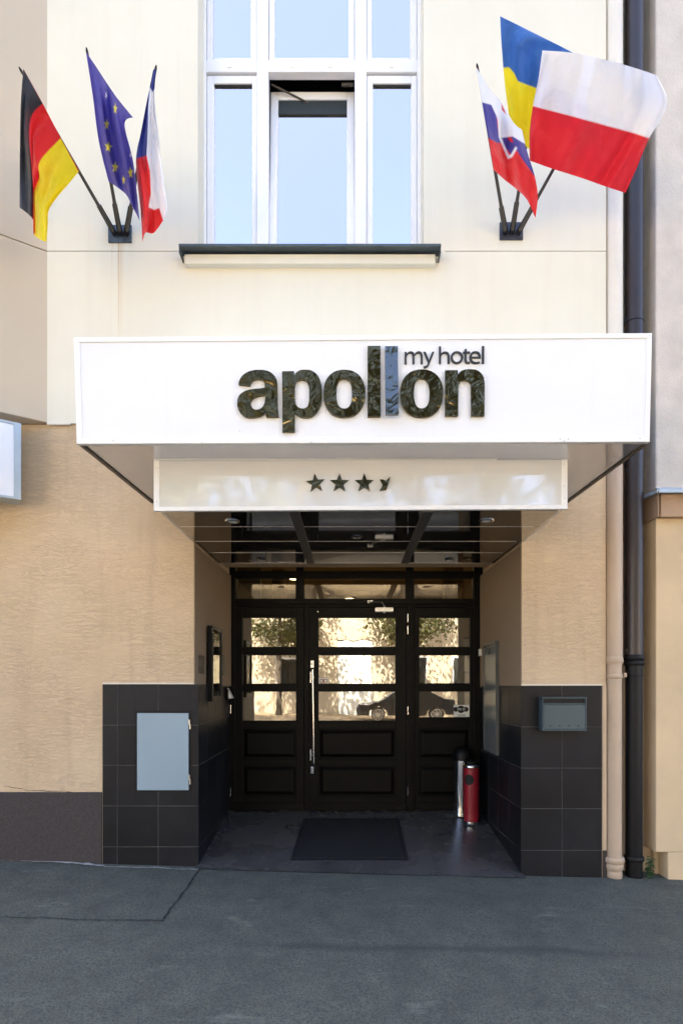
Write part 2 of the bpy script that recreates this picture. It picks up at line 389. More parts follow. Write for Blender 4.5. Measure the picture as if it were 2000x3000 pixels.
# ------------------------------------------------------------------ hotel building
HB = thing('hotel_building', (0, 5.5, 0), 'cream and beige rendered hotel front with recessed black entrance', 'building')
yC = 4.77; yT = 4.79; yTile = 4.775; yB = 4.97
xL, xR = X(137, yC), X(1775, yC)
zSplit = Z(1240, yC)                      # cream above, scratched render below
zg = Z(735, yC)                           # horizontal groove
g = .0035; TOP = 14.0
wx0, wx1 = X(579, yC), X(1241, yC); wz0, wz1 = 5.05, 8.35
vx0, vx1 = X(523, yC), X(1303, yC)
mb = MB()
mb.box(xL, vx0, yC, 5.0, zSplit, zg-g); mb.box(xL, vx0, yC, 5.0, zg+g, TOP)
mb.box(vx1, xR, yC, 5.0, zSplit, zg-g); mb.box(vx1, xR, yC, 5.0, zg+g, TOP)
yc2 = yC+.0015
mb.box(vx0, vx1, yc2, 5.0, zSplit, wz0); mb.box(vx0, wx0, yc2, 5.0, wz0, wz1); mb.box(wx1, vx1, yc2, 5.0, wz0, wz1)
mb.box(vx0, vx1, yc2, 5.0, wz1, TOP)
mb.box(xL, vx0, yC+.012, 4.99, zg-g, zg+g); mb.box(vx1, xR, yC+.012, 4.99, zg-g, zg+g)
mb.build('upper_wall', 'cream', HB)
# bay (canted) and the wall behind it
dirx, diry = -1, -.6547
bx, by = xL+.004, yC
B1 = (bx-1.15, by-1.15*.6547)
zb = Z(1238, yC)-.01+.012
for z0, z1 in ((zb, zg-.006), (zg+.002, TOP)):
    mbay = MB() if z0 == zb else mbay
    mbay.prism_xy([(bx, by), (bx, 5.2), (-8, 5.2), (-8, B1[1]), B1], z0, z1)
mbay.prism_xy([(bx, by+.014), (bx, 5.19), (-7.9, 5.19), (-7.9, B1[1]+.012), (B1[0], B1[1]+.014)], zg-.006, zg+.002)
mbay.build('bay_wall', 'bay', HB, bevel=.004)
# lower render: left wing, right pier, lintel
pL0, pL1 = X(568), X(672, 6.15)+.02
pR0, pR1 = X(1528), X(1405, 6.15)+.02
mb = MB()
def pier(mb, x0, y0, x1a, x1b, y1, z0, z1, flip=False):
    mb.prism_xy([(x0, y0), (x1a, y0), (x1b, y1), (x0, y1)], z0, z1)
zTL = Z(2005, yTile); zTR = Z(2009, yTile)
mb.prism_xy([(-8, yT), (pL0, yT), (pL1-.02, 6.3), (-8, 6.3)], -.3, zSplit)
mb.prism_xy([(pR0, yT), (X(1775), yT), (X(1775), 6.3), (pR1-.02+.03, 6.3)], -.3, zSplit)
mb.box(pL0+.001, pR0-.001, yT+.002, 6.0, 2.72, zSplit)
mb.build('lower_wall', 'scratch', HB, bevel=.004)
# smooth plaster skin of the porch cheeks
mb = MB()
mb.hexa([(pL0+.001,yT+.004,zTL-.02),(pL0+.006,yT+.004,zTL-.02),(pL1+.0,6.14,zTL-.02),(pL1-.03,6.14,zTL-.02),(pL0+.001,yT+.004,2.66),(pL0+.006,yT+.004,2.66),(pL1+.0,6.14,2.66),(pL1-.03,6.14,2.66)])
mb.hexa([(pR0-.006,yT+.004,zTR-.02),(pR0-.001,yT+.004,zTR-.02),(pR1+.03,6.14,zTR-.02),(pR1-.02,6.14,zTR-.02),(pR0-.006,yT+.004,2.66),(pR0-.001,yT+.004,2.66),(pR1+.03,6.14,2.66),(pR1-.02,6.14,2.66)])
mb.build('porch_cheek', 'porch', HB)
mb = MB(); mb.box(-8, X(300)-.003, yT-.012, yT+.05, -.3, Z(2321)); mb.build('plinth', 'plinth', HB, bevel=.004)
# hairline crack in the render above the plinth
mb = MB(); pts = [(12,2304),(40,2308),(66,2311),(80,2317),(112,2316),(150,2319),(188,2318),(216,2322)]; fine_ = []
for a, b in zip(pts[:-1], pts[1:]):
    for k in range(5): fine_.append((a[0]+(b[0]-a[0])*k/5, a[1]+(b[1]-a[1])*k/5+random.uniform(-.8, .8)))
vs = []
for k, (px, py) in enumerate(fine_):
    ww = random.uniform(.6, 2.0)
    for sg in (-1, 1): vs.append((X(px), yT-.0015, Z(py+sg*ww*.5)))
mb.add(vs, [(2*i, 2*i+2, 2*i+3, 2*i+1) for i in range(len(fine_)-1)]); mb.build('render_crack', 'plinth', HB)
# edge beads
mb = MB(); mb.box(X(1764), X(1776), yT-.004, yT+.05, Z(2492), zTR+.006); mb.build('edge_bead', 'plaster_smooth', HB, bevel=.002)
mb = MB(); mb.box(X(1764), X(1776), yT-.004, yT+.05, -.3, Z(2492)-.001); mb.build('bead_foot', 'plinth', HB)
mb = MB(); mb.box(X(300), pL0, yT-.006, yT+.01, zTL+.001, zTL+.012); mb.box(X(1526), X(1764), yT-.006, yT+.01, zTR+.001, zTR+.012)
mb.box(xL, X(210), yC-.004, yC+.02, zSplit-.012, zSplit-.001)
mb.build('edge_trim', 'pipe_cream', HB, bevel=.002)
# tiles
def tiles(name, xs, zs, plane, skip=None):
    """one tile per cell, 3 mm joints, on the front plane or on a cheek"""
    mb = MB(); gj = .0018
    for a, b in zip(xs[:-1], xs[1:]):
        for c, d in zip(zs[:-1], zs[1:]):
            if skip and skip(a, b, c, d): continue
            tint = random.uniform(.78, 1.3)
            plane(mb, a+gj, b-gj, min(c, d)+gj, max(c, d)-gj, tint)
    return mb.build(name, 'tile', HB, bevel=.0012)
zsL = [Z(v, yTile) for v in (2005, 2125, 2243, 2362, 2482)]+[-.25]
zsR = [Z(v, yTile) for v in (2009, 2130, 2251, 2370, 2492)]+[-.25]
xsL = [X(v, yTile) for v in (300, 343, 463, 582)]; xsR = [X(v, yTile) for v in (1525, 1646, 1763)]
cab = (X(396, yTile), X(561, yTile), Z(2319, yTile), Z(2082, yTile))
def front(mb, a, b, c, d, t):
    # cut round the meter cabinet opening
    x0, x1, z0, z1 = cab
    if b <= x0 or a >= x1 or d <= z0 or c >= z1: mb.box(a, b, yTile, yTile+.012, c, d, tint=t); return
    if a < x0: mb.box(a, x0, yTile, yTile+.012, c, d, tint=t)
    if b > x1: mb.box(x1, b, yTile, yTile+.012, c, d, tint=t)
    aa, bb = max(a, x0), min(b, x1)
    if c < z0: mb.box(aa, bb, yTile, yTile+.012, c, z0, tint=t)
    if d > z1: mb.box(aa, bb, yTile, yTile+.012, z1, d, tint=t)
tiles('front_tiles', xsL, zsL, front); tiles('front_tiles', xsR, zsR, front)
xtL = X(582, yTile); xtR = X(1525, yTile)
def cheek(x0, x1b, th):
    def pl(mb, a, b, c, d, t):
        fa = (a-yTile)/(6.15-yTile); fb = (b-yTile)/(6.15-yTile)
        xa = x0+(x1b-x0)*fa; xb = x0+(x1b-x0)*fb
        mb.hexa([(xa, a, c), (xa+th, a, c), (xb+th, b, c), (xb, b, c), (xa, a, d), (xa+th, a, d), (xb+th, b, d), (xb, b, d)], tint=t)
    return pl
ysC = [yTile, yTile+.337, yTile+.674, yTile+1.011, 6.15]
tiles('cheek_tiles', ysC, zsL, cheek(xtL-.002, X(672, 6.15), -.012)); tiles('cheek_tiles', ysC, zsR, cheek(xtR+.002, X(1405, 6.15), .012))
mb = MB()
for x0, x1, zt in ((xsL[0], xsL[-1]-.004, zTL), (xsR[0]+.004, xsR[-1], zTR)):
    a, b, c, d = cab
    if x0 < 0:
        mb.box(x0, a, yTile+.0022, yT-.001, -.2, zt-.002); mb.box(b, x1, yTile+.0022, yT-.001, -.2, zt-.002)
        mb.box(a, b, yTile+.0022, yT-.001, -.2, c); mb.box(a, b, yTile+.0022, yT-.001, d, zt-.002)
    else: mb.box(x0, x1, yTile+.0022, yT-.001, -.2, zt-.002)
mb.hexa([(xtL-.04,yTile+.003,-.2),(xtL-.0045,yTile+.003,-.2),(X(672,6.15)-.0025,6.15,-.2),(X(672,6.15)-.06,6.15,-.2),
         (xtL-.04,yTile+.003,zTL-.002),(xtL-.0045,yTile+.003,zTL-.002),(X(672,6.15)-.0025,6.15,zTL-.002),(X(672,6.15)-.06,6.15,zTL-.002)])
mb.hexa([(xtR+.0045,yTile+.003,-.2),(xtR+.04,yTile+.003,-.2),(X(1405,6.15)+.06,6.15,-.2),(X(1405,6.15)+.0025,6.15,-.2),
         (xtR+.0045,yTile+.003,zTR-.002),(xtR+.04,yTile+.003,zTR-.002),(X(1405,6.15)+.06,6.15,zTR-.002),(X(1405,6.15)+.0025,6.15,zTR-.002)])
mb.build('tile_grout', 'grout', HB)
# wall of the drainpipe recess and the mass of the house
mb = MB(); mb.box(X(1775)+.001, 2.62, yB, 5.1, -.3, zSplit); mb.build('recess_wall', 'plaster_smooth', HB)
mb = MB(); mb.box(X(1775)+.001, 2.62, yB, 5.1, zSplit, TOP); mb.build('recess_wall', 'cream', HB)
mb = MB(); mb.box(-8, 2.6, 11.5, 11.7, -.3, TOP); mb.box(-8.2, -8, 4.4, 11.7, -.3, TOP); mb.box(2.4, 2.6, 5.15, 11.7, -.3, TOP)
mb.box(-8, 2.6, 5.02, 11.7, TOP-.2, TOP+.1); mb.box(-8, 2.4, 5.35, 11.5, 3.2, 3.4)
mb.build('house_shell', 'plaster_smooth', HB)
# porch floor (a gentle ramp)
fz0, fz1 = -.028, Z(2377, 6.15)
def fz(x, y):
    f = (y-4.70)/(6.15-4.70); a = gz(x, 4.72)+.006; return a+(fz1-a)*f
grid = grid_sheet('porch_floor', xtL-.02, xtR+.02, 4.70, 6.3, 14, 12, lambda x, y: fz(x, y) if y <= 6.15 else fz1, 'floor'); adopt(grid, HB)

# ------------------------------------------------------------------ entrance doors
yD = 6.15; dx = lambda p: X(p, yD); dz = lambda p: Z(p, yD)
def rect_frame(mb, x0, x1, z0, z1, w, ya, yb, mi=0):
    """picture frame of four members butted end to end; w = (left,right,bottom,top)"""
    l, r, b, t = w
    mb.box(x0, x0+l, ya, yb, z0, z1, mi); mb.box(x1-r, x1, ya, yb, z0, z1, mi)
    mb.box(x0+l, x1-r, ya, yb, z0, z0+b, mi); mb.box(x0+l, x1-r, ya, yb, z1-t, z1, mi)
fr = MB()
zt0 = fz1; xl, xr = dx(672), dx(1405)
fr.box(xl-.05, dx(688), yD, yD+.12, zt0, 2.99); fr.box(dx(1388), xr+.05, yD, yD+.12, zt0, 2.99)
fr.box(dx(688), dx(1388), yD, yD+.12, dz(1770), dz(1755)); fr.box(dx(688), dx(1388), yD+.012, yD+.12, dz(1778), dz(1770))
fr.box(dx(688), dx(1388), yD, yD+.12, dz(1691), dz(1673)); fr.box(dx(688), dx(1388), yD, yD+.12, 2.85, 2.99)
for a, b in ((867, 888), (1190, 1212)):
    fr.box(dx(a), dx(b), yD, yD+.12, dz(1755), dz(1691)); fr.box(dx(a), dx(b), yD, yD+.12, dz(1673), 2.85)
fr.box(dx(891), dx(905), yD-.004, yD+.12, zt0, dz(1778)); fr.box(dx(1190), dx(1214), yD-.004, yD+.12, zt0, dz(1778))
fr.box(dx(1197), dx(1207), yD-.016, yD-.004, zt0+.02, dz(1779))
FR = fr.build('door_frame', 'black_wood', HB, bevel=.004)
def pane(parent, x0, x1, z0, z1, y, m='door_glass', name='pane', th=.006):
    mb = MB(); mb.box(x0, x1, y, y+th, z0, z1); return mb.build(name, m, parent)
for x0, x1 in ((688, 867), (888, 1190), (1212, 1388)):
    pane(FR, dx(x0), dx(x1), dz(1755), dz(1691), yD+.05, 'transom_glass'); pane(FR, dx(x0), dx(x1), dz(1673), 2.85, yD+.05, 'transom_glass')
    mbd = MB(); rect_frame(mbd, dx(x0), dx(x1), dz(1755), dz(1691), (.008,)*4, yD+.03, yD+.05); mbd.build('glazing_bead', 'black_wood', FR)
def leaf(name, x0, x1, gx0, gx1, px0, px1, label, rows, bottoms):
    mb = MB(); ya, yb = yD+.006, yD+.055
    zb, zt = zt0+.006, dz(1779)
    mb.box(dx(x0)+.003, dx(gx0), ya, yb, zb, zt); mb.box(dx(gx1), dx(x1)-.003, ya, yb, zb, zt)
    edges = [zt]
    for a, b in rows: edges += [dz(a), dz(b)]
    for k in range(0, len(edges)-1, 2): mb.box(dx(gx0), dx(gx1), ya, yb, edges[k+1], edges[k])
    low = edges[-1]
    pz = [dz(v) for v in bottoms]       # panel tops/bottoms
    prev = low
    for k in range(0, len(pz), 2):
        mb.box(dx(gx0), dx(gx1), ya, yb, pz[k], prev); prev = pz[k+1]
    mb.box(dx(gx0), dx(gx1), ya, yb, zb, prev)
    mb.box(dx(x0)+.004, dx(x1)-.004, ya-.014, ya, zb+.002, zb+.085)   # weather board
    L = tag(mb.build(name, 'black_wood', HB, bevel=.004), label)
    for k in range(0, len(pz), 2):     # raised and fielded panels
        m2 = MB(); a, b, c, d = dx(gx0), dx(gx1), pz[k+1], pz[k]
        m2.box(a, b, ya+.028, ya+.04, c, d)
        i1, i2 = .022, .055; y1, y2 = ya+.026, ya+.006
        o = [(a+i1, y1, c+i1), (b-i1, y1, c+i1), (b-i1, y1, d-i1), (a+i1, y1, d-i1)]; n = [(a+i2, y2, c+i2), (b-i2, y2, c+i2), (b-i2, y2, d-i2), (a+i2, y2, d-i2)]
        m2.add(o+n, [(4,5,6,7),(0,1,5,4),(1,2,6,5),(2,3,7,6),(3,0,4,7)])
        rect_frame(m2, a, b, c, d, (.014,)*4, ya+.004, ya+.028)
        m2.build('door_panel', 'black_wood', L, bevel=.002)
    for (a, b) in rows:
        pane(L, dx(gx0), dx(gx1), dz(b), dz(a), yD+.03)
        m3 = MB(); rect_frame(m3, dx(gx0), dx(gx1), dz(b), dz(a), (.007,)*4, yD+.014, yD+.0298); m3.build('glazing_bead', 'black_wood', L, bevel=.002)
    return L
rows = [(1808, 1897), (1918, 2005), (2025, 2114)]
L1 = leaf('side_door', 686, 891, 709, 868, 0, 0, 'left fixed door leaf', rows, (2135, 2225, 2243, 2335))
L2 = leaf('entrance_door', 905, 1190, 931, 1160, 0, 0, 'middle door leaf with long steel pull bar', rows, (2135, 2225, 2243, 2335))
L3 = leaf('side_door', 1214, 1390, 1226, 1378, 0, 0, 'right narrow door leaf', [(1808, 1897), (1918, 2004), (2025, 2104)], (2135, 2225, 2243, 2335))
# handle, locks, closer, hinges on the middle leaf
mb = MB(); hx = dx(918)
mb.cyl((dx(916.5), yD-.06, dz(1962)), (dx(920), yD-.06, dz(2236)), .0085, n=14)
for pz_ in (1985, 2212): mb.cyl((dx(918), yD-.06, dz(pz_)), (dx(911), yD+.008, dz(pz_)), .007, n=10); mb.box(dx(908), dx(911.5), yD-.006, yD+.006, dz(pz_+16), dz(pz_-16))
mb.build('pull_bar', 'chrome', L2)
mb = MB()
for zc, h in ((1946, 11), (2257, 10)):
    mb.box(dx(909.5), dx(918.5), yD-.002, yD+.006, dz(zc+h), dz(zc-h))
mb.build('lock_plate', 'chrome', L2, bevel=.002)
mb = MB(); mb.cyl((dx(914), yD-.006, dz(1946)), (dx(914), yD-.002, dz(1946)), .007, n=12); mb.cyl((dx(914), yD-.006, dz(2257)), (dx(914), yD-.002, dz(2257)), .006, n=12); mb.build('keyhole', 'black', L2)
mb = MB(); mb.box(dx(1100), dx(1151), yD-.045, yD+.006, dz(1794), dz(1781)); mb.cyl((dx(1125), yD-.03, dz(1797)), (dx(1125), yD-.03, dz(1778)), .012, n=14)
mb.box(dx(1098), dx(1100), yD-.04, yD+.004, dz(1793), dz(1782)); mb.build('closer_body', 'alu', L2, bevel=.004)
mb = MB(); p = [Vector((dx(1125), yD-.04, dz(1777))), Vector((dx(1116), yD-.14, dz(1770))), Vector((dx(1079), yD-.01, dz(1764)))]
mb.cyl(p[0], p[1], .006, n=8); mb.cyl(p[1], p[2], .006, n=8); mb.box(dx(1076), dx(1092), yD-.012, yD+.001, dz(1767), dz(1760)); mb.build('closer_arm', 'alu', L2)
mb = MB()
for zc in (1811, 1846, 2082, 2318): mb.cyl((dx(1194), yD-.012, dz(zc+12)), (dx(1194), yD-.012, dz(zc-12)), .006, n=10)
mb.build('hinge', 'chrome', L2)
mb = MB(); mb.cyl((dx(931), yD, dz(1792)), (dx(931), yD+.007, dz(1792)), .006, n=12); mb.build('door_stud', 'chrome', L2)
mb = MB()
for zc in (1848, 2078, 2320): mb.cyl((dx(676), yD-.012, dz(zc+12)), (dx(676), yD-.012, dz(zc-12)), .006, n=10)
mb.build('hinge', 'chrome', L1)

# stickers on the glass
def text_mesh(name, body, size, loc, m, parent, extrude=.001, align='CENTER', sx=1.0, shear=0, offset=0):
    cu = bpy.data.curves.new(name, 'FONT'); cu.body = body; cu.size = size; cu.extrude = extrude; cu.align_x = align; cu.offset = offset
    cu.resolution_u = 6; cu.shear = shear
    o = bpy.data.objects.new(name, cu); COL.objects.link(o); bpy.context.view_layer.update()
    me = bpy.data.meshes.new_from_object(o.evaluated_get(C.evaluated_depsgraph_get())); bpy.data.objects.remove(o)
    mw = Matrix.Translation(loc) @ Matrix.Rotation(R(90), 4, 'X') @ Matrix.Diagonal((sx, 1, 1, 1)); me.transform(mw)
    me.materials.clear(); me.materials.append(M[m]); me.name = name
    o = bpy.data.objects.new(name, me); COL.objects.link(o)
    if parent: adopt(o, parent)
    return o
ST = thing('window_sticker', (dx(1353), yD+.029, dz(2103)), 'white wireless internet sticker in the lower corner of the right door glass', 'sticker')
mb = MB(); mb.box(dx(1330), dx(1376), yD+.0275, yD+.029, dz(2101), dz(2066)); mb.build('card', 'board_white', ST)
mb = MB()
cx_, cz_ = dx(1353), dz(2079)
circ = lambda cx, cz, r, n=28: [(cx+r*math.cos(2*math.pi*i/n), cz+r*math.sin(2*math.pi*i/n)) for i in range(n)]
mb.prism_xz(circ(cx_-.006, cz_, .040), yD+.0262, yD+.0272)
mb.prism_xz([(cx_-.062+.026*math.cos(t), cz_+.026*math.sin(t)) for t in [2*math.pi*i/24 for i in range(24)]], yD+.0258, yD+.0262)
mb.prism_xz([(cx_+.045+.030*math.cos(t), cz_+.026*math.sin(t)) for t in [2*math.pi*i/24 for i in range(24)]], yD+.0258, yD+.0262)
mb.build('cloud_mark', 'black', ST)
text_mesh('word', 'Wi Fi', .040, (cx_-.004, yD+.025, cz_-.013), 'board_white', ST, .0004)
text_mesh('word', 'ZONE', .030, (cx_, yD+.0265, dz(2099)), 'black', ST, .0004)
ST2 = thing('window_sticker', (dx(945), yD+.029, dz(2000)), 'small white sticker with red camera frame by the pull bar', 'sticker')
mb = MB(); mb.box(dx(933), dx(962), yD+.0275, yD+.029, dz(2004), dz(1986)); mb.build('card', 'board_white', ST2)
mb = MB(); rect_frame(mb, dx(937), dx(958), dz(2002), dz(1990), (.006,)*4, yD+.0262, yD+.0272); mb.cyl((dx(947), yD+.0262, dz(1996)), (dx(947), yD+.0272, dz(1996)), .012, n=16); mb.build('camera_mark', 'red_bin', ST2)

# lobby behind the glass
mb = MB(); zf, zc = fz1, 2.95
mb.box(-2.3, -2.2, 6.3, 10.5, zf, zc); mb.box(2.2, 2.3, 6.3, 10.5, zf, zc); mb.box(-2.3, 2.3, 10.5, 10.6, zf, zc); mb.box(-2.3, 2.3, 6.3, 10.6, zc, zc+.1)
mb.box(-2.3, xl-.05, 6.2, 6.29, zf, zc); mb.box(xr+.05, 2.3, 6.2, 6.29, zf, zc)
mb.build('lobby_wall', 'lobby_wall', HB)
mb = MB(); mb.box(-2.2, -1.08, 7.0, 7.1, zf, zc); mb.box(-1.08, -1.0, 7.0, 9.0, zf, 2.55); mb.build('lobby_partition', 'lobby_grey', HB)
mb = MB(); mb.box(-2.3, 2.3, 6.3, 10.6, zf-.1, zf-.01); mb.build('lobby_floor', 'lobby_floor', HB)
def lobby_lamp(x, y, label):
    t = thing('ceiling_lamp', (x, y, zc), label, 'lamp', 'lobby ceiling lamps')
    m = MB(); m.cyl((x, y, zc-.03), (x, y, zc-.001), .11, n=24); m.build('lamp_ring', 'alu', t)
    m = MB(); m.cyl((x, y, zc-.036), (x, y, zc-.031), .085, n=24); m.build('lamp_disc', 'lamp', t)
lobby_lamp(-.72, 7.7, 'round warm ceiling lamp behind the left transom glass')
lobby_lamp(.85, 7.6, 'round warm ceiling lamp behind the right transom glass')
lobby_lamp(0, 9.6, 'round warm ceiling lamp far back in the middle of the lobby')
def curtain(x0, x1, y, label):
    t = MB(); n = 60; vs = []
    for i in range(n+1):
        x = x0+(x1-x0)*i/n
        for z in (zf+.05, zc-.05): vs.append((x, y+.035*math.sin(i*1.1)+.01*math.sin(i*2.7), z))
    t.add(vs, [(2*i, 2*i+2, 2*i+3, 2*i+1) for i in range(n)], 0, True)
    o = t.build('curtain', 'curtain'); md = o.modifiers.new('t', 'SOLIDIFY'); md.thickness = .004
    tag(o, label, 'curtain')
curtain(-.94, -.78, 7.0, 'gold curtain hanging behind the left door glass')
curtain(1.12, 1.36, 6.9, 'gold curtain hanging behind the right door glass')
pf = thing('picture', (1.6, 7.9, 1.9), 'small pale framed picture seen through the right door glass', 'picture')
mb = MB(); rect_frame(mb, 1.50, 1.80, 1.65, 2.15, (.03,)*4, 7.86, 7.9); mb.build('picture_frame', 'frame_black', pf)
mb = MB(); mb.box(1.53, 1.77, 7.875, 7.895, 1.68, 2.12); mb.build('print', 'board_white', pf)

# ------------------------------------------------------------------ upstairs window
yW = yB; wxp = lambda p: X(p, yW); wzp = lambda p: Z(p, yW)
mb = MB()   # main frame and mullions
zlo, zhi = 5.04, 8.34
ya, yb = yW, yW+.07
mb.box(wx0-.02, wxp(604), ya, yb, zlo, zhi); mb.box(wxp(1222), wx1+.02, ya, yb, zlo, zhi)
mb.box(wxp(752), wxp(786), ya, yb, zlo, zhi); mb.box(wxp(1039), wxp(1073), ya, yb, zlo, zhi)
for a, b in ((604, 752), (786, 1039), (1073, 1222)):
    mb.box(wxp(a), wxp(b), ya, yb, wzp(209), wzp(174)); mb.box(wxp(a), wxp(b), ya, yb, zlo, zlo+.08); mb.box(wxp(a), wxp(b), ya, yb, zhi-.06, zhi)
WF = mb.build('window', 'pvc', HB, bevel=.004)
tag(WF, 'white six light window with the middle lower sash tilted inwards')
def sash(x0, x1, z0, z1, gx0, gx1, gz0, gz1, tilt=0, strip=0, mname='pvc'):
    m = MB(); y0, y1 = yW+.018, yW+.075
    m.box(x0+.003, gx0, y0, y1, z0+.003, z1-.004); m.box(gx1, x1-.003, y0, y1, z0+.003, z1-.004)
    m.box(gx0, gx1, y0, y1, z0+.003, gz0); m.box(gx0, gx1, y0, y1, gz1, z1-.004)
    objs = [m.build('sash', mname, WF, bevel=.005)]
    objs.append(pane(WF, gx0-.004, gx1+.004, gz0-.004, gz1+.004, yW+.045, 'win_glass', th=.005))
    if strip:
        m = MB(); m.box(gx0, gx1, yW+.03, yW+.0445, gz1-strip, gz1); objs.append(m.build('top_strip', 'strip', WF))  # dark strip set across the top of the glass
    if tilt:
        piv = Vector((0, yW+.03, z0)); mm = Matrix.Translation(piv) @ Matrix.Rotation(-tilt, 4, 'X') @ Matrix.Translation(-piv)
        for o in objs: o.data.transform(mm)
bz = zlo+.08
sash(wxp(604), wxp(752), bz, wzp(212), wxp(625), wxp(737), bz+.09, wzp(236), strip=.007)
sash(wxp(1073), wxp(1222), bz, wzp(212), wxp(1092), wxp(1205), bz+.09, wzp(236), strip=.007)
sash(wxp(785), wxp(1040), bz, wzp(212), wxp(809), wxp(1016), bz+.09, wzp(238), tilt=R(4.6), strip=.13)
sash(wxp(604), wxp(752), wzp(174), zhi-.06, wxp(621), wxp(733), wzp(161), zhi-.12)
sash(wxp(786), wxp(1039), wzp(174), zhi-.06, wxp(803), wxp(1021), wzp(161), zhi-.12)
sash(wxp(1073), wxp(1222), wzp(174), zhi-.06, wxp(1089), wxp(1202), wzp(161), zhi-.12)
mb = MB()
for px in (672, 857, 967, 1147): mb.box(wxp(px-6), wxp(px+6), yW-.004, yW+.002, wzp(198.5), wzp(195.5))
mb.build('drain_cap', 'pipe_cream', WF, bevel=.001)
mb = MB(); a, b = Vector((wxp(790), yW+.09, wzp(214))), Vector((wxp(900), yW+.16, wzp(246))); mb.cyl(a, b, .008, n=8)
mb.box(wxp(1000), wxp(1034), yW+.075, yW+.09, wzp(222), wzp(214)); mb.build('tilt_stay', 'plate', WF)
mb = MB(); mb.box(-1.3, .62, 5.08, 5.3, 5.0, 8.4); # dark room box behind the window: five inner faces
mb.v = []; mb.f = []; mb.mi = []; mb.sm = []; mb.tint = []
mb.box(-1.32, .68, 5.3, 5.32, 5.0, 8.4); mb.box(-1.34, -1.32, 5.06, 5.32, 5.0, 8.4); mb.box(.68, .70, 5.06, 5.32, 5.0, 8.4)
mb.build('room_dark', 'dark_in', HB)
# sill
mb = MB(); s0, s1 = X(523, 4.65), X(1292, 4.65)
mb.hexa([(s0,4.65,5.037),(s1,4.65,5.037),(s1,4.95,5.052),(s0,4.95,5.052),(s0,4.65,5.058),(s1,4.65,5.058),(s1,4.95,5.082),(s0,4.95,5.082)])
mb.box(s0+.001, s0+.008, 4.652, 4.768, 4.985, 5.03); mb.box(s1-.008, s1-.001, 4.652, 4.768, 4.985, 5.03)
mb.build('window_sill', 'zinc', HB, bevel=.002)
mb = MB(); mb.box(X(540, 4.715), X(1275, 4.715), 4.715, yC+.001, Z(771, 4.715), 5.022); mb.build('sill_moulding', 'cream', HB, bevel=.004)

# ------------------------------------------------------------------ canopy
CN = thing('entrance_canopy', (0, 4.2, 2.7), 'white box canopy over the entrance with black lettering and stars', 'canopy')
def fd(py): return 3.60-.034*(1299-py)/315          # fascia leans out a little at the top
def FP(px, py, off=0): return P(px, py, fd(py)+off)
cr = [(224,1300),(1903,1294),(1910,975),(215,987)]
mb = MB(); mb.slab([FP(240,1284,.006), FP(1890,1279,.006), FP(1895,988,.006), FP(232,1003,.006)], .03); mb.build('fascia_panel', 'white_panel', CN)
mb = MB()
def quad_strip(mb, a, b, c, d, th=.03, mi=0): mb.slab([a, b, c, d], th, mi)
quad_strip(mb, FP(224,1300), FP(1903,1294), FP(1903,1278), FP(224,1284))
quad_strip(mb, FP(215.5,1002), FP(1909.5,989), FP(1910,975), FP(215,987))
quad_strip(mb, FP(224,1284), FP(241,1284), FP(233,1002), FP(215.5,1002))
quad_strip(mb, FP(1889,1278), FP(1903,1278), FP(1909.5,989), FP(1894,989))
mb.build('fascia_trim', 'white_trim', CN, bevel=.002)
# screws
mb = MB()
for px, py in ((332,1292),(591,1296),(912,1295),(1640,1286),(1652,1292),(1664,1286),(1874,1284),(1902,981)):
    p = FP(px, py); mb.cyl(p+Vector((0,-.002,0)), p+Vector((0,.002,0)), .0045, n=8)
mb.cyl(FP(702,1264,.004), FP(702,1264,.008), .004, n=8)
mb.build('screw', 'alu', CN)
# body (sides, top) and outer soffit
zs = Z(1300, 3.6)
A, Bc = FP(224,1300), FP(1903,1294)
wl, wr = X(443, yT), X(1663, yT)
TL_, TR_ = FP(215,987), FP(1910,975)
mb = MB()
mb.hexa([A+Vector((.004,.032,.03)), Bc+Vector((-.004,.032,.03)), (wr,yC-.002,zs+.03), (wl,yC-.002,zs+.03), TL_+Vector((.004,.032,-.01)), TR_+Vector((-.004,.032,-.01)), (wr,yC-.002,TR_.z-.01), (wl,yC-.002,TL_.z-.01)])
mb.build('canopy_body', 'white_trim', CN)
mb = MB()
def soff(x0a, x1a, ya_, x0b, x1b, yb_, z, th=.012):
    mb.hexa([(x0a,ya_,z),(x1a,ya_,z),(x1b,yb_,z),(x0b,yb_,z),(x0a,ya_,z+th),(x1a,ya_,z+th),(x1b,yb_,z+th),(x0b,yb_,z+th)])
soff(A.x+.03, Bc.x-.03, 3.632, wl+.03, wr-.03, yT-.002, zs+.012)
mb.build('outer_soffit', 'soffit_grey', CN)
mb = MB()
for sgn, xa, xb in ((1, A.x+.002, wl), (-1, Bc.x-.002, wr)):
    mb.hexa([(xa,3.632,zs+.002),(xa+.026*sgn,3.632,zs+.002),(xb+.026*sgn,yT-.01,zs+.002),(xb,yT-.01,zs+.002),(xa,3.632,zs+.028),(xa+.026*sgn,3.632,zs+.028),(xb+.026*sgn,yT-.01,zs+.028),(xb,yT-.01,zs+.028)])
mb.build('soffit_edge', 'plate', CN, bevel=.001)
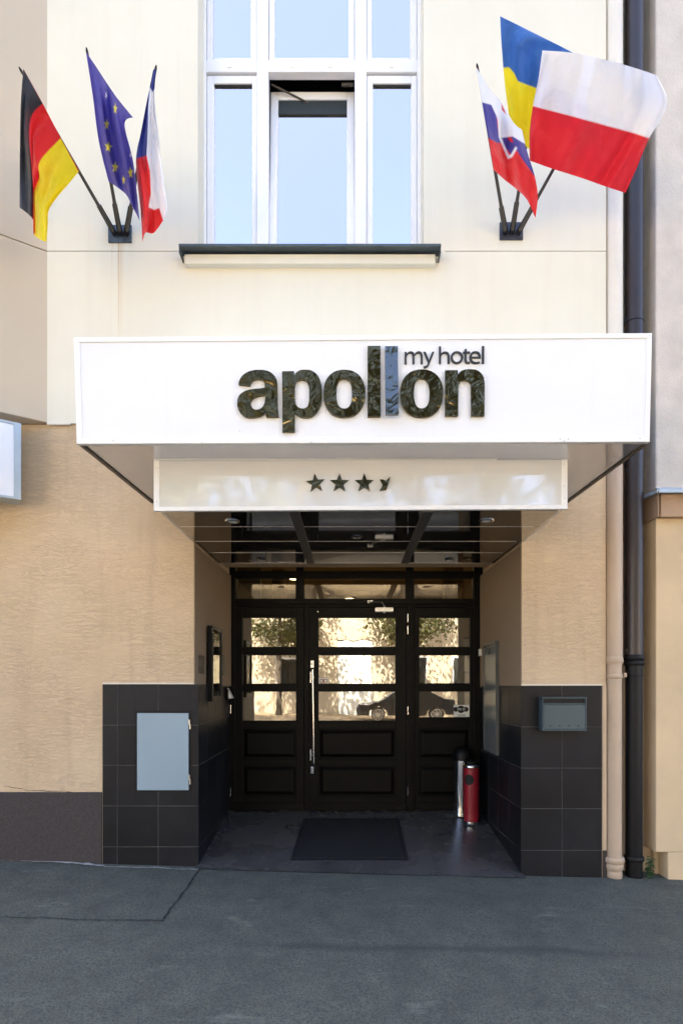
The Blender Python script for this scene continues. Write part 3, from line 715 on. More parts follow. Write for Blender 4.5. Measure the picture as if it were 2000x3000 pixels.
# lower box
d2 = 3.88; zi = Z(1497, d2)
LB = [P(450,1497,d2), P(1662,1491,d2), P(1662,1330,d2), P(450,1334,d2)]
mb = MB(); mb.slab([P(467,1484,d2+.006), P(1644,1478,d2+.006), P(1644,1332,d2+.006), P(467,1334,d2+.006)], .02); mb.build('lower_panel', 'gloss_panel', CN)
mb = MB()
mb.slab([P(450,1497,d2), P(1662,1491,d2), P(1662,1478,d2), P(450,1484,d2)], .03)
mb.slab([P(450,1484,d2), P(467,1484,d2), P(467,1336,d2), P(450,1336,d2)], .03)
mb.slab([P(1644,1478,d2), P(1662,1478,d2), P(1662,1333,d2), P(1644,1333,d2)], .03)
mb.build('lower_trim', 'white_trim', CN, bevel=.002)
mb = MB(); mb.slab([P(450,1347,d2-.012), P(1660,1343,d2-.012), P(1660,1335,d2-.012), P(450,1339,d2-.012)], .018); mb.build('cover_rail', 'white_trim', CN, bevel=.003)
mb = MB()
for px, py in ((459,1372),(459,1470),(1653,1360),(1653,1460),(1653,1424),(514,1343),(572,1343),(1620,1340)):
    p = P(px, py, d2-(.014 if py < 1350 else 0)); mb.cyl(p+Vector((0,-.002,0)), p+Vector((0,.002,0)), .004, n=8)
mb.build('screw', 'alu', CN)
mb = MB()   # box cheeks behind the lower panel
mb.box(LB[0].x+.003, LB[0].x+.02, d2+.031, yT-.003, zi+.03, zs+.008); mb.box(LB[1].x-.02, LB[1].x-.003, d2+.031, yT-.003, zi+.03, zs+.008)
mb.build('box_side', 'soffit_grey', CN)
# inner mirror soffit, four strips with bright seams
zin = zi+.012
sx0, sx1 = pL0+.012, pR0-.012
seams = [d2+.031, 4.31, 4.75, 5.16, 5.60]
mb = MB()
for a, b in zip(seams[:-1], seams[1:]):
    fa = lambda y: max(0, (y-yT))/(6.15-yT)
    xa0 = sx0 if b < yT else sx0-.02*fa(b); xa1 = sx1 if b < yT else sx1-.035*fa(b)
    mb.hexa([(xa0,a+.003,zin),(xa1,a+.003,zin),(xa1,b-.003,zin),(xa0,b-.003,zin),(xa0,a+.003,zin+.012),(xa1,a+.003,zin+.012),(xa1,b-.003,zin+.012),(xa0,b-.003,zin+.012)])
mb.build('mirror_soffit', 'soffit_black', CN)
mb = MB()
for s_ in seams[1:]: mb.box(sx0+.01, sx1-.045, s_-.0016, s_+.0016, zin-.0015, zin+.01)
mb.build('soffit_seam', 'alu', CN)
for rx_ in (-.375, .535):
    mb = MB(); mb.box(rx_-.036, rx_+.036, d2+.034, 5.58, zin-.009, zin-.002); mb.build('ceiling_rib', 'rib', CN, bevel=.002)
mb = MB(); mb.box(LB[0].x+.021, sx0-.002, d2+.031, yT-.004, zin+.004, zin+.02); mb.box(sx1+.002, LB[1].x-.021, d2+.031, yT-.004, zin+.004, zin+.02); mb.build('soffit_margin', 'soffit_grey', CN)
mb = MB(); mb.box(pL1-.1, pR1+.1, 5.64, 6.28, 2.99, 3.02); mb.box(pL0, pR0, 5.605, 5.635, zin+.02, 2.99); mb.build('recess_ceiling', 'black_wood', CN)
for px, py in ((680, 1526), (1425, 1524)):
    d = F*(zin-EYE)/(HY-py); x = X(px, d)
    m = MB(); m.lathe(x, d, [(.030, zin-.001), (.034, zin-.008), (.050, zin-.007), (.052, zin-.0005)], 28); o = m.build('downlight', 'chrome', CN)
    m = MB(); m.cyl((x, d, zin-.006), (x, d, zin-.002), .029, n=20); adopt(m.build('downlight_lens', 'board_white'), o)
for px, py in ((1045, 1571), (765, 1638), (1315, 1638)):
    d = F*(zin-EYE)/(HY-py); x = X(px, d)
    m = MB(); m.lathe(x, d, [(.02, zin-.012), (.035, zin-.010), (.045, zin-.001)], 24); m.build('downlight', 'chrome', CN)

# lettering -------------------------------------------------------
def cm(pts, closed=False, n=8):
    out = []; N = len(pts); rng = range(N) if closed else range(N-1)
    for i in rng:
        g4 = [pts[(i+k) % N] if closed else pts[max(0, min(N-1, i+k))] for k in (-1, 0, 1, 2)]
        for j in range(n):
            t = j/n; t2 = t*t; t3 = t2*t
            out.append(tuple(.5*((2*g4[1][c])+(-g4[0][c]+g4[2][c])*t+(2*g4[0][c]-5*g4[1][c]+4*g4[2][c]-g4[3][c])*t2+(-g4[0][c]+3*g4[1][c]-3*g4[2][c]+g4[3][c])*t3) for c in (0, 1)))
    if not closed: out.append(tuple(pts[-1]))
    return out
def oval(x0, x1, y0, y1, e=2.25, n=56):
    cx, cy, a, b = (x0+x1)/2, (y0+y1)/2, (x1-x0)/2, (y1-y0)/2; o = []
    for i in range(n):
        t = 2*math.pi*i/n; c, s_ = math.cos(t), math.sin(t)
        o.append((cx+a*math.copysign(abs(c)**(2/e), c), cy+b*math.copysign(abs(s_)**(2/e), s_)))
    return o
def shape_mesh(name, loops, fpos, th, m, parent, bevel=.003):
    """filled outline (with holes) turned into a solid letter standing off the panel"""
    cu = bpy.data.curves.new(name, 'CURVE'); cu.dimensions = '2D'; cu.fill_mode = 'BOTH'; cu.extrude = .5
    for lp in loops:
        sp = cu.splines.new('POLY'); sp.points.add(len(lp)-1); sp.use_cyclic_u = True
        for q, (x, y) in zip(sp.points, lp): q.co = (x, -y, 0, 1)
    o = bpy.data.objects.new(name, cu); COL.objects.link(o); C.view_layer.update()
    me = bpy.data.meshes.new_from_object(o.evaluated_get(C.evaluated_depsgraph_get())); bpy.data.objects.remove(o)
    for v in me.vertices:
        p = fpos(v.co.x, -v.co.y); p.y += -th if v.co.z > 0 else .002; v.co = p
    bm = bmesh.new(); bm.from_mesh(me); bmesh.ops.remove_doubles(bm, verts=bm.verts, dist=1e-5); bmesh.ops.recalc_face_normals(bm, faces=bm.faces); bm.to_mesh(me); bm.free()
    me.materials.clear(); me.materials.append(M[m]); me.name = name
    o = bpy.data.objects.new(name, me); COL.objects.link(o); adopt(o, parent)
    if bevel:
        md = o.modifiers.new('bevel', 'BEVEL'); md.width = bevel; md.segments = 2; md.limit_method = 'ANGLE'; md.angle_limit = R(60)
    return o
sA = lambda x, y: FP(680+x/3.92, 1000+y/3.92, .006); sB = lambda x, y: FP(1050+x/3.92, 1000+y/3.92, .006)
a_out = cm([(80,512),(88,470),(120,415),(180,370),(250,350),(310,345),(380,350),(440,370),(490,415),(518,470),(524,540)])+[(527,720),(531,830),(540,882),(395,884),(385,822)]+cm([(384,821),(355,855),(310,880),(240,890),(170,885),(110,850),(75,795),(64,725),(75,660),(115,610),(180,577),(260,562),(330,556),(378,548)])+cm([(378,546),(376,500),(350,460),(300,450),(250,460),(222,490),(208,525)])
a_in = cm([(380,634),(320,640),(260,660),(225,695),(220,740),(240,785),(285,800),(335,785),(368,745),(380,700)], True)
p_out = [(577,362),(712,360),(718,404)]+cm([(719,405),(745,370),(790,348),(845,343),(910,352),(970,395),(1010,460),(1030,550),(1032,650),(1018,750),(975,830),(920,875),(860,890),(800,885),(755,865),(722,830)])+[(722,1055),(580,1055)]
p_in = cm([(727,520),(745,475),(790,455),(840,462),(872,500),(885,560),(887,640),(884,710),(865,765),(820,787),(765,775),(735,740),(724,680),(723,590)], True)
n_out = [(987,350),(1128,348),(1134,400)]+cm([(1135,400),(1170,360),(1220,342),(1275,337),(1340,345),(1395,380),(1430,440),(1438,520)])+[(1436,872),(1285,874),(1283,600)]+cm([(1283,560),(1275,495),(1240,465),(1195,465),(1155,490),(1138,560)])+[(1136,872),(988,872)]
for loops, f in (([a_out, a_in], sA), ([p_out, p_in], sA), ([oval(1047,1528,343,887), oval(1197,1375,445,787,2.5)], sA),
                 ([[(103,70),(250,70),(250,880),(103,880)]], sB), ([[(300,66),(448,66),(450,876),(302,876)]], sB),
                 ([oval(475,966,339,887), oval(632,810,442,785,2.5)], sB), ([n_out], sB)):
    o = shape_mesh('letter', loops, f, .020, 'letter', CN, .0015)
    if loops[0][0] == (300, 66):
        o.data.materials[0] = M['letter_sky']       # tilted back to mirror the sky; its lighter colour boosts that reflection
        zc_ = sum(v.co.z for v in o.data.vertices)/len(o.data.vertices)
        for v in o.data.vertices: v.co.y += (v.co.z-zc_)*.11-.018; v.co.z += .018*(v.co.z-zc_)-.004
        tag(o, 'second tall letter, tilted back so that it mirrors blue sky')
# smaller words
def stroke(pts, w, n=6):
    """constant width stroke round a polyline: outline polygon"""
    L = []; Rr = []
    for k, p in enumerate(pts):
        a = Vector(pts[max(k-1, 0)]); b = Vector(pts[min(k+1, len(pts)-1)]); t = (b-a).normalized(); nn = Vector((-t.y, t.x))
        L.append(tuple(Vector(p)+nn*w/2)); Rr.append(tuple(Vector(p)-nn*w/2))
    return L+Rr[::-1]
W = 24
def sm(loops): shape_mesh('small_letter', loops, sB, .010, 'letter_plain', CN, 0)
def arch(x0, x1, yt, yb_, ys):       # outline of a hump joined to a stem on the left
    return cm([(x0, ys), (x0+12, yt+14), ((x0+x1)/2, yt), (x1-14, yt+14), (x1, ys+12)], n=5)
def m_shape():
    out = [(527,128),(549,128),(551,150)]+cm([(551,150),(570,130),(598,122),(625,131),(638,152)], n=5)+cm([(640,154),(660,130),(690,122),(720,134),(734,170)], n=5)+[(735,264),(711,264),(711,180)]+cm([(711,178),(704,150),(684,142),(658,152),(640,182)], n=5)+[(640,264),(617,264),(617,180)]+cm([(617,178),(611,150),(590,142),(566,152),(550,182)], n=5)+[(550,266),(527,266)]
    return out
sm([m_shape()])
sm([[(742,128),(768,128),(806,222),(842,128),(867,128),(815,255)]+cm([(815,255),(800,290),(780,308),(750,316)], n=4)+[(743,296)]+cm([(743,296),(770,288),(785,275),(794,250)], n=4)])
def h_shape():
    return [(920,64),(944,64),(944,150)]+cm([(944,150),(965,130),(993,124),(1025,134),(1041,170)], n=5)+[(1043,262),(1019,262),(1018,180)]+cm([(1018,178),(1010,152),(986,144),(960,154),(944,182)], n=5)+[(944,262),(920,262)]
sm([h_shape()])
sm([oval(1054,1198,120,264,2.0), oval(1079,1172,141,244,2.0)])
sm([[(1213,98),(1237,94),(1237,124),(1277,124),(1277,144),(1237,144),(1237,215)]+cm([(1237,215),(1242,236),(1258,243),(1276,242)], n=4)+[(1274,262)]+cm([(1274,262),(1245,264),(1220,252),(1213,222)], n=4)+[(1213,144),(1196,144),(1196,126),(1213,124)]])
e_out = cm([(1398,200),(1396,165),(1375,130),(1335,120),(1295,134),(1272,170),(1270,205),(1284,240),(1318,262),(1350,264),(1388,256)], n=5)+[(1385,237)]+cm([(1385,237),(1350,245),(1318,238),(1300,222),(1295,200)], n=5)
sm([e_out+[(1397,200)], cm([(1296,184),(1308,152),(1336,140),(1362,150),(1374,184)], n=5)])
sm([[(1412,62),(1438,62),(1438,260),(1412,260)]])
# stars
sS = lambda x, y: P(880+x/5.227, 1360+y/5.227, d2+.006)
def star(cx, cy, r, rot=0, k=.42):
    return [(cx+(r if i % 2 == 0 else r*k)*math.sin(rot+math.pi*i/5), cy-(r if i % 2 == 0 else r*k)*math.cos(rot+math.pi*i/5)) for i in range(10)]
for cx, cy, rot in ((232, 292, -.10), (596, 292, .01), (975, 292, 0)): shape_mesh('star', [star(cx, cy+6, 150, rot)], sS, .012, 'letter', CN, 0)
tag(shape_mesh('star', [[(1213,240),(1262,242),(1305,262),(1376,195),(1314,398),(1212,416),(1256,325)]], sS, .012, 'letter', CN, 0), 'broken half star at the right end of the row')

# ------------------------------------------------------------------ wall furniture
CB = thing('meter_cabinet', (X(478), yTile+.05, Z(2318)), 'light blue grey metal cabinet door set into the dark tiles left of the entrance', 'cabinet')
x0, x1, z0, z1 = cab
mb = MB(); rect_frame(mb, x0, x1, z0, z1, (.010,)*4, yTile+.001, yTile+.02); mb.build('cabinet_frame', 'pipe_black', CB, bevel=.001)
mb = MB(); mb.box(x0+.01, x1-.01, yTile+.008, yTile+.012, z0+.01, z1-.01); mb.build('cabinet_back', 'black', CB)
mb = MB(); mb.box(X(401,4.76), X(551.5,4.76), yTile-.014, yTile+.004, Z(2316,4.76), Z(2090,4.76)); mb.build('cabinet_door', 'cabinet', CB, bevel=.002)
mb = MB()
for zc in (2122, 2284):
    mb.box(X(551.8,4.76), X(555.5,4.76), yTile-.013, yTile+.002, Z(zc+1,4.76), Z(zc-13,4.76)); mb.box(X(554,4.76), X(557.5,4.76), yTile-.013, yTile+.002, Z(zc+15,4.76), Z(zc+1,4.76))
mb.build('hinge', 'alu', CB)
mb = MB(); mb.cyl((X(427,4.76), yTile-.0165, Z(2203,4.76)), (X(427,4.76), yTile-.0135, Z(2203,4.76)), .017, n=24); mb.build('lock', 'cabinet', CB, bevel=.001)

MBX = thing('mailbox', (X(1648), yTile, Z(2143)), 'slate blue metal letter box with slot on the tiled right pier', 'letter box')
q = 4.685
mx0, mx1, mz0, mz1 = X(1588, q), X(1718, q), Z(2142, q), Z(2045, q)
mb = MB(); yb_ = yTile-.001
mb.box(mx0, mx0+.008, q, yb_, mz0, mz1); mb.box(mx1-.008, mx1, q, yb_, mz0, mz1); mb.box(mx0+.008, mx1-.008, q, yb_, mz1-.008, mz1); mb.box(mx0+.008, mx1-.008, q, yb_, mz0, mz0+.012)
mb.box(mx0+.008, mx1-.008, q+.03, yb_, mz0+.012, mz1-.008); mb.box(mx0+.008, mx1-.008, q, q+.01, Z(2064, q), Z(2061, q))
mb.box(mx0-.004, mx1+.004, q-.006, yb_, mz1, mz1+.006)
mb.build('box_body', 'mailbox', MBX, bevel=.002)
mb = MB(); mb.box(mx0+.009, mx1-.009, q+.024, q+.029, Z(2061, q), mz1-.009); mb.build('slot', 'black', MBX)
mb = MB(); mb.box(mx0+.011, mx1-.011, q+.001, q+.012, mz0+.014, Z(2066, q)); mb.build('flap_door', 'mailbox', MBX, bevel=.0015)
mb = MB()
for px in (1611, 1639, 1666, 1694): mb.cyl((X(px, q), q-.0012, Z(2127, q)), (X(px, q), q+.0005, Z(2127, q)), .0065, n=14)
mb.build('rivet', 'black', MBX)

# menu case, plate, intercom flag on the left cheek
def cheekx(y): return (pL0+.006)+((pL1)-(pL0+.006))*(y-yT)/(6.14-yT)
ya_ = F*1.20/(CX-612); yb2 = 5.60
MC = thing('menu_case', (cheekx(5.2), 5.2, 1.4), 'black framed glass menu case on the left porch wall', 'display case')
xw = -1.262; dep = .045
y0, y1 = F*(-(xw+dep))/(CX-622), F*(-(xw+dep))/(CX-652)
zt_, zb_ = EYE+(HY-1832)*y0/F, EYE-(2056-HY)*y0/F
def cheek_frame(mb, y0, y1, z0, z1, w, xa, xb):
    mb.box(xa, xb, y0, y0+w, z0, z1); mb.box(xa, xb, y1-w, y1, z0, z1); mb.box(xa, xb, y0+w, y1-w, z0, z0+w); mb.box(xa, xb, y0+w, y1-w, z1-w, z1)
mb = MB(); cheek_frame(mb, y0, y1, zb_, zt_, .045, xw, xw+dep); mb.build('case_frame', 'frame_black', MC, bevel=.005)
mb = MB(); mb.box(xw+.001, xw+.012, y0+.045, y1-.045, zb_+.045, zt_-.045); mb.build('case_back', 'black', MC)
mb = MB(); mb.box(xw+.0125, xw+.015, y0+.06, y1-.06, zb_+.42, zt_-.07); mb.box(xw+.0125, xw+.015, y0+.06, y1-.06, zb_+.08, zb_+.30); mb.build('menu_sheet', 'paper', MC)
mb = MB(); mb.box(xw+.03, xw+.034, y0+.0455, y1-.0455, zb_+.0455, zt_-.0455); mb.build('case_glass', 'case_glass', MC)
WP = MB(); y = 4.79*1.02
WP.box(cheekx(4.98)-.002, cheekx(4.98)+.012, F*1.262/(CX-588), F*1.262/(CX-601), Z(1974, 4.95), Z(1921, 4.95))
o = WP.build('wall_plate', 'plate', None, bevel=.002); tag(o, 'small dark bronze plate on the left porch wall before the menu case', 'wall plate')
WP = MB(); WP.box(cheekx(5.95)-.002, cheekx(5.95)+.012, 5.72, 5.82, Z(1980, 5.8), Z(1920, 5.8))
o = WP.build('wall_plate', 'plate', None, bevel=.002); tag(o, 'narrow dark plate on the left porch wall between menu case and door', 'wall plate')
IC = thing('door_entry_unit', (cheekx(6.0), 5.95, 1.45), 'small white wedge shaped unit beside the left door hinge', 'intercom')
mb = MB(); xx = X(655, 5.95); zc_ = Z(2036, 5.95)
mb.add([(xtL-.01,5.93,zc_+.07),(xtL-.01,5.93,zc_-.045),(X(680,5.93),5.93,zc_-.035),(xtL-.01,6.02,zc_+.07),(xtL-.01,6.02,zc_-.045),(X(680,5.93),6.02,zc_-.035)], [(0,1,2),(5,4,3),(0,3,4,1),(1,4,5,2),(2,5,3,0)])
mb.build('unit_cover', 'board_white', IC, bevel=.003)
mb = MB(); mb.box(xtL-.012, xtL+.004, 5.90, 5.93, zc_-.05, zc_+.06); mb.build('unit_base', 'frame_black', IC)

# white notice board on the right cheek
xb = 1.40
y0, y1 = F*(xb-.02)/(1453-CX)*1.0, F*(xb-.02)/(1417-CX)
NB = thing('notice_board', (xb, (y0+y1)/2, 1.0), 'tall narrow white board hung on the right porch wall above the bins', 'notice board')
zt_, zb_ = EYE+(HY-1893)*y1/F*1.0, EYE-(2214-HY)*y0/F
mb = MB(); mb.box(xb-.022, xb-.004, y0+.01, y1-.01, zb_+.01, zt_-.02); mb.build('board', 'notice', NB)
mb = MB(); cheek_frame(mb, y0, y1, zb_, zt_, .010, xb-.026, xb+.02); mb.box(xb-.035, xb+.02, y0-.004, y1+.004, zt_, zt_+.016); mb.build('board_frame', 'notice_rim', NB, bevel=.001)
mb = MB(); mb.box(xb-.03, xb-.024, (y0+y1)/2-.015, (y0+y1)/2+.015, zt_-.10, zt_-.03); mb.build('clip', 'plate', NB)
mb = MB(); mb.box(X(1402,6.08), X(1402,6.08)+.03, 6.06, 6.10, Z(1922, 6.1), Z(1902, 6.1)); tag(mb.build('bell_push', 'board_white', None, bevel=.004), 'tiny white bell push beside the right door jamb', 'bell push')

# bins
def on_floor(px, py):
    d = 5.5
    for _ in range(12):
        x = X(px, d); d = F*(EYE-fz(x, min(d, 6.1)))/(py-HY)
    return X(px, d), d, fz(X(px, d), d)
bx_, by_, bz_ = on_floor(1380.5, 2403)
by_ = 5.80; bx_ = X(1380.5, by_); r = 22.6*by_/F; bz_ = fz(bx_, by_)
H = .60
RB = thing('ashtray_bin', (bx_, by_, bz_), 'slim red cylinder bin with round opening beside the right porch wall', 'bin')
mb = MB(); mb.lathe(bx_, by_, [(r, bz_+.035), (r, bz_+H-.03)], 40); mb.build('bin_body', 'red_bin', RB)
mb = MB(); mb.lathe(bx_, by_, [(r*.94, bz_+.0), (r*.97, bz_+.004), (r*.97, bz_+.034)], 40); mb.lathe(bx_, by_, [(r*.985, bz_+H-.031), (r*1.0, bz_+H-.028), (r*1.0, bz_+H-.004), (r*.9, bz_+H)], 40); mb.build('steel_ring', 'chrome', RB)
mb = MB(); mb.lathe(bx_, by_, [(r*.86, bz_+H), (r*.86, bz_+H+.006), (r*.95, bz_+H+.02), (r*.93, bz_+H+.032), (r*.5, bz_+H+.045), (.01, bz_+H+.047)], 32); mb.build('ash_tray', 'frame_black', RB)
# round opening: a patch that follows the cylinder
mb = MB(); vs = []; n = 28; ang0 = math.atan2(-1, -.62); oc = .052
vs.append((bx_+(r+.001)*math.cos(ang0), by_+(r+.001)*math.sin(ang0), bz_+H-.145))
for rr in (.5, 1):
    for i in range(n):
        t = 2*math.pi*i/n; aa = ang0+oc*rr*math.cos(t)/r; vs.append((bx_+(r+.0012)*math.cos(aa), by_+(r+.0012)*math.sin(aa), bz_+H-.145+oc*1.02*rr*math.sin(t)))
fs = [(0, 1+i, 1+(i+1) % n) for i in range(n)]+[(1+i, 1+n+i, 1+n+(i+1) % n, 1+(i+1) % n) for i in range(n)]
mb.add(vs, fs); mb.build('opening', 'black', RB, normals=False)
sx_, sy_ = X(1353, 6.04), 6.045; sz_ = fz(sx_, sy_); r2 = .090; H2 = .585
SB = thing('steel_bin', (sx_, sy_, sz_), 'polished steel bin with black lid standing behind the red one', 'bin')
mb = MB(); mb.lathe(sx_, sy_, [(r2, sz_+.03), (r2, sz_+H2)], 40); mb.build('bin_body', 'chrome', SB)
mb = MB(); mb.lathe(sx_, sy_, [(r2*1.02, sz_), (r2*1.02, sz_+.03)], 40); mb.build('bin_foot', 'chrome', SB)
mb = MB(); mb.lathe(sx_+.01, sy_, [(r2*1.12, sz_+H2-.01), (r2*1.14, sz_+H2+.03), (r2*1.0, sz_+H2+.09), (r2*.6, sz_+H2+.125), (.03, sz_+H2+.13)], 32); mb.build('bin_lid', 'frame_black', SB)
# doormat
DM = thing('doormat', (0, 5.4, .05), 'dark ribbed doormat lying in front of the entrance door', 'doormat')
def onf(px, py):
    x, d, z = on_floor(px, py); return Vector((x, d, fz(x, d)))
c0, c1, c2, c3 = onf(850, 2523), onf(1197, 2523), onf(1168, 2399), onf(889, 2399)
def matpt(u, v): 
    p = c0.lerp(c1, u).lerp(c3.lerp(c2, u), v); return Vector((p.x, p.y, fz(p.x, p.y)))
mb = MB(); nr = 46; up = Vector((0, 0, 1))
e = .035
def mslab(u0, u1, v0, v1, h0, h1):
    b = [matpt(u0, v0), matpt(u1, v0), matpt(u1, v1), matpt(u0, v1)]
    mb.hexa([q_+up*h0 for q_ in b]+[q_+up*h1 for q_ in b])
mslab(0, 1, 0, 1, .001, .005); mb.build('mat_base', 'mat_edge', DM, bevel=.001)
mb = MB()
for i in range(nr):
    a = e+(1-2*e)*i/nr; b = e+(1-2*e)*(i+.68)/nr; mslab(a, b, e*1.3, 1-e*1.3, .005, .010)
mb.build('mat_ribs', 'mat_rubber', DM)

# ------------------------------------------------------------------ drainpipes
def pipe(name, label, x, y, segs, bands, m_b, clamps=()):
    t = thing(name, (x, y, gz(x, y)), label, 'drainpipe', 'drainpipes in the recess')
    for r_, z0, z1, m in segs:
        mb = MB(); mb.cyl((x, y, z0), (x, y, z1), r_, n=36, caps=True); mb.build('pipe_section', m, t)
    mb = MB()
    for r_, z0, z1 in bands:
        h = (z1-z0)*.25; mb.lathe(x, y, [(r_-.008, z0), (r_, z0+h), (r_, z1-h), (r_-.006, z1)], 36)
    mb.build('collar', m_b, t)
    if clamps:
        mb = MB()
        for xx, zz, s_ in clamps: mb.box(x+xx-.012, x+xx+.012, y-.03, y-.018, zz-.018, zz+.018); mb.cyl((x+xx, y-.036, zz), (x+xx, y-.030, zz), .007, n=8)
        mb.build('clamp', m_b, t)
    return t
pd = 4.80; px_ = X(1803, pd-.03); g0 = gz(px_)
zq = lambda p: Z(p, pd-.07)
pipe('drainpipe', 'cream and beige painted drainpipe beside the tiled right pier', px_, pd,
     [(.067, zSplit+.001, TOP, 'pipe_cream'), (.066, zq(1945), zSplit-.001, 'pipe_beige'), (.060, zq(2560), zq(1945)-.001, 'pipe_beige'), (.055, g0-.05, zq(2560), 'pipe_beige')],
     [(.071, zq(1945), zq(1922)), (.0675, zq(1990), zq(1975)), (.080, zq(2535), zq(2517)), (.072, zq(2556), zq(2536)), (.064, g0-.01, zq(2559))], 'pipe_beige',
     ((.080, zq(1978), 1),))
pd2 = 4.83; px2 = X(1861.5, pd2-.03); g1 = gz(px2); zq2 = lambda p: Z(p, pd2-.07)
pipe('drainpipe', 'glossy dark brown drainpipe between the beige pipe and the grey wall', px2, pd2,
     [(.074, zq2(1920), TOP, 'pipe_brown'), (.066, g1-.05, zq2(1925), 'pipe_black')],
     [(.083, zq2(1935), zq2(1918)), (.078, zq2(1950), zq2(1936)), (.069, zq2(1982), zq2(1976)), (.078, zq2(2530), zq2(2515)), (.0765, zq2(934), zq2(929))], 'pipe_black',
     ((-.078, zq2(930), 1), (-.072, zq2(1908), 1), (-.068, zq2(1372), 1)))

# ------------------------------------------------------------------ neighbour house
NBH = thing('neighbour_house', (4.5, 6, 0), 'grey plastered house with salmon ground floor at the right edge', 'building')
nx = 2.537; yN = 4.775
zt = Z(1432, yN)
mb = MB(); mb.box(nx, 10, yN, 12, zt, TOP); mb.build('upper_wall', 'neigh_up', NBH, bevel=.012)
mb = MB(); zn = Z(2498, yN)
mb.box(nx, 10, yN, 12, zn, zt-.002); xn = X(1956, yN); mb.box(xn, 10, yN, 12, -.4, zn); mb.box(nx+.06, xn, yN+.14, 12, -.4, zn)
mb.build('lower_wall', 'neigh_low', NBH, bevel=.008)
mb = MB(); mb.box(nx+.012, 10, yN-.055, yN-.001, Z(1514, yN-.055), Z(1438, yN-.055)); mb.box(nx-.012, nx-.001, yN-.055, 5.0, Z(1514, yN-.055), Z(1438, yN-.055)); mb.build('string_course', 'neigh_mould', NBH, bevel=.006)
mb = MB(); zf_ = Z(1434, 4.66)
mb.hexa([(nx-.04,4.66,zf_-.006),(10,4.66,zf_-.006),(10,yN+.01,zf_+.055),(nx+.0,yN+.01,zf_+.055),(nx-.04,4.66,zf_),(10,4.66,zf_),(10,yN+.01,zf_+.061),(nx,yN+.01,zf_+.061)])
mb.box(nx-.04, 10, 4.655, 4.661, zf_-.026, zf_+.001)
mb.hexa([(nx-.055,4.66,zf_-.026),(nx-.049,4.66,zf_-.026),(nx-.049,4.95,zf_-.005),(nx-.055,4.95,zf_-.005),(nx-.055,4.66,zf_),(nx-.04,4.66,zf_),(nx-.01,4.95,zf_+.05),(nx-.016,4.95,zf_+.05)])
mb.build('flashing', 'flash', NBH, bevel=.001)

# weed
WD = thing('weed', (X(1890, 4.85), 4.80, gz(2.45)), 'small green weed growing at the foot of the dark pipe', 'plant')
mb = MB(); wx_, wy_ = X(1894, 4.80), 4.78; wz_ = gz(wx_)
ml = MB()
for s_ in range(5):
    ang = random.uniform(-.25, .25); hgt = random.uniform(.14, .20); base = Vector((wx_+random.uniform(-.02, .02), wy_+random.uniform(-.02, .02), wz_))
    tip = base+Vector((ang*.12, random.uniform(-.03, .02), hgt)); mb.cyl(base, tip, .0025, .0012, n=6)
    for k in range(9):
        f = .2+.8*k/8; p = base.lerp(tip, f); a = random.uniform(0, 6.28); ln = random.uniform(.030, .055)
        dr = Vector((math.cos(a), math.sin(a)*.7, random.uniform(-.5, .35))).normalized(); sd = dr.cross(Vector((0,0,1))).normalized()*ln*.2
        q1 = p+dr*ln*.45+Vector((0,0,.005)); q2 = p+dr*ln-Vector((0,0,.008))
        ml.add([p, q1+sd, q2, q1-sd], [(0,1,2),(0,2,3)])
mb.build('stem', 'leafgreen', WD); ml.build('leaf_cluster', 'leafgreen', WD, normals=False)

# ------------------------------------------------------------------ sign box under the bay (left edge)
SG = thing('light_box_sign', (-2.7, 4.5, 3.2), 'blank white light box sign with grey frame at the left edge', 'sign')
rx, ry = X(62, 4.60), 4.60; L = 1.3; u = Vector((-1, -.6547, 0)).normalized(); nrm = Vector((u.y, -u.x, 0)); nrm = nrm if nrm.y > 0 else -nrm
zt_, zb_ = EYE+(HY-1240)*4.6/F, EYE+(HY-1465)*4.6/F
def sgbox(mb, s0, s1, z0, z1, y0, y1):
    o = Vector((rx, ry, 0)); c = [o+u*s1+nrm*y0, o+u*s0+nrm*y0, o+u*s0+nrm*y1, o+u*s1+nrm*y1]
    mb.hexa([Vector((p.x, p.y, z0)) for p in c]+[Vector((p.x, p.y, z1)) for p in c])
mb = MB(); sgbox(mb, 0, .05, zb_, zt_, 0, .16); sgbox(mb, L-.05, L, zb_, zt_, 0, .16); sgbox(mb, .05, L-.05, zb_, zb_+.02, 0, .16); sgbox(mb, .05, L-.05, zt_-.02, zt_, 0, .16); sgbox(mb, .05, L-.05, zb_+.02, zt_-.02, .12, .158)
mb.build('sign_frame', 'flash', SG, bevel=.003)
mb = MB(); sgbox(mb, .051, L-.051, zb_+.021, zt_-.021, .006, .012); mb.build('sign_face', 'lightbox', SG)

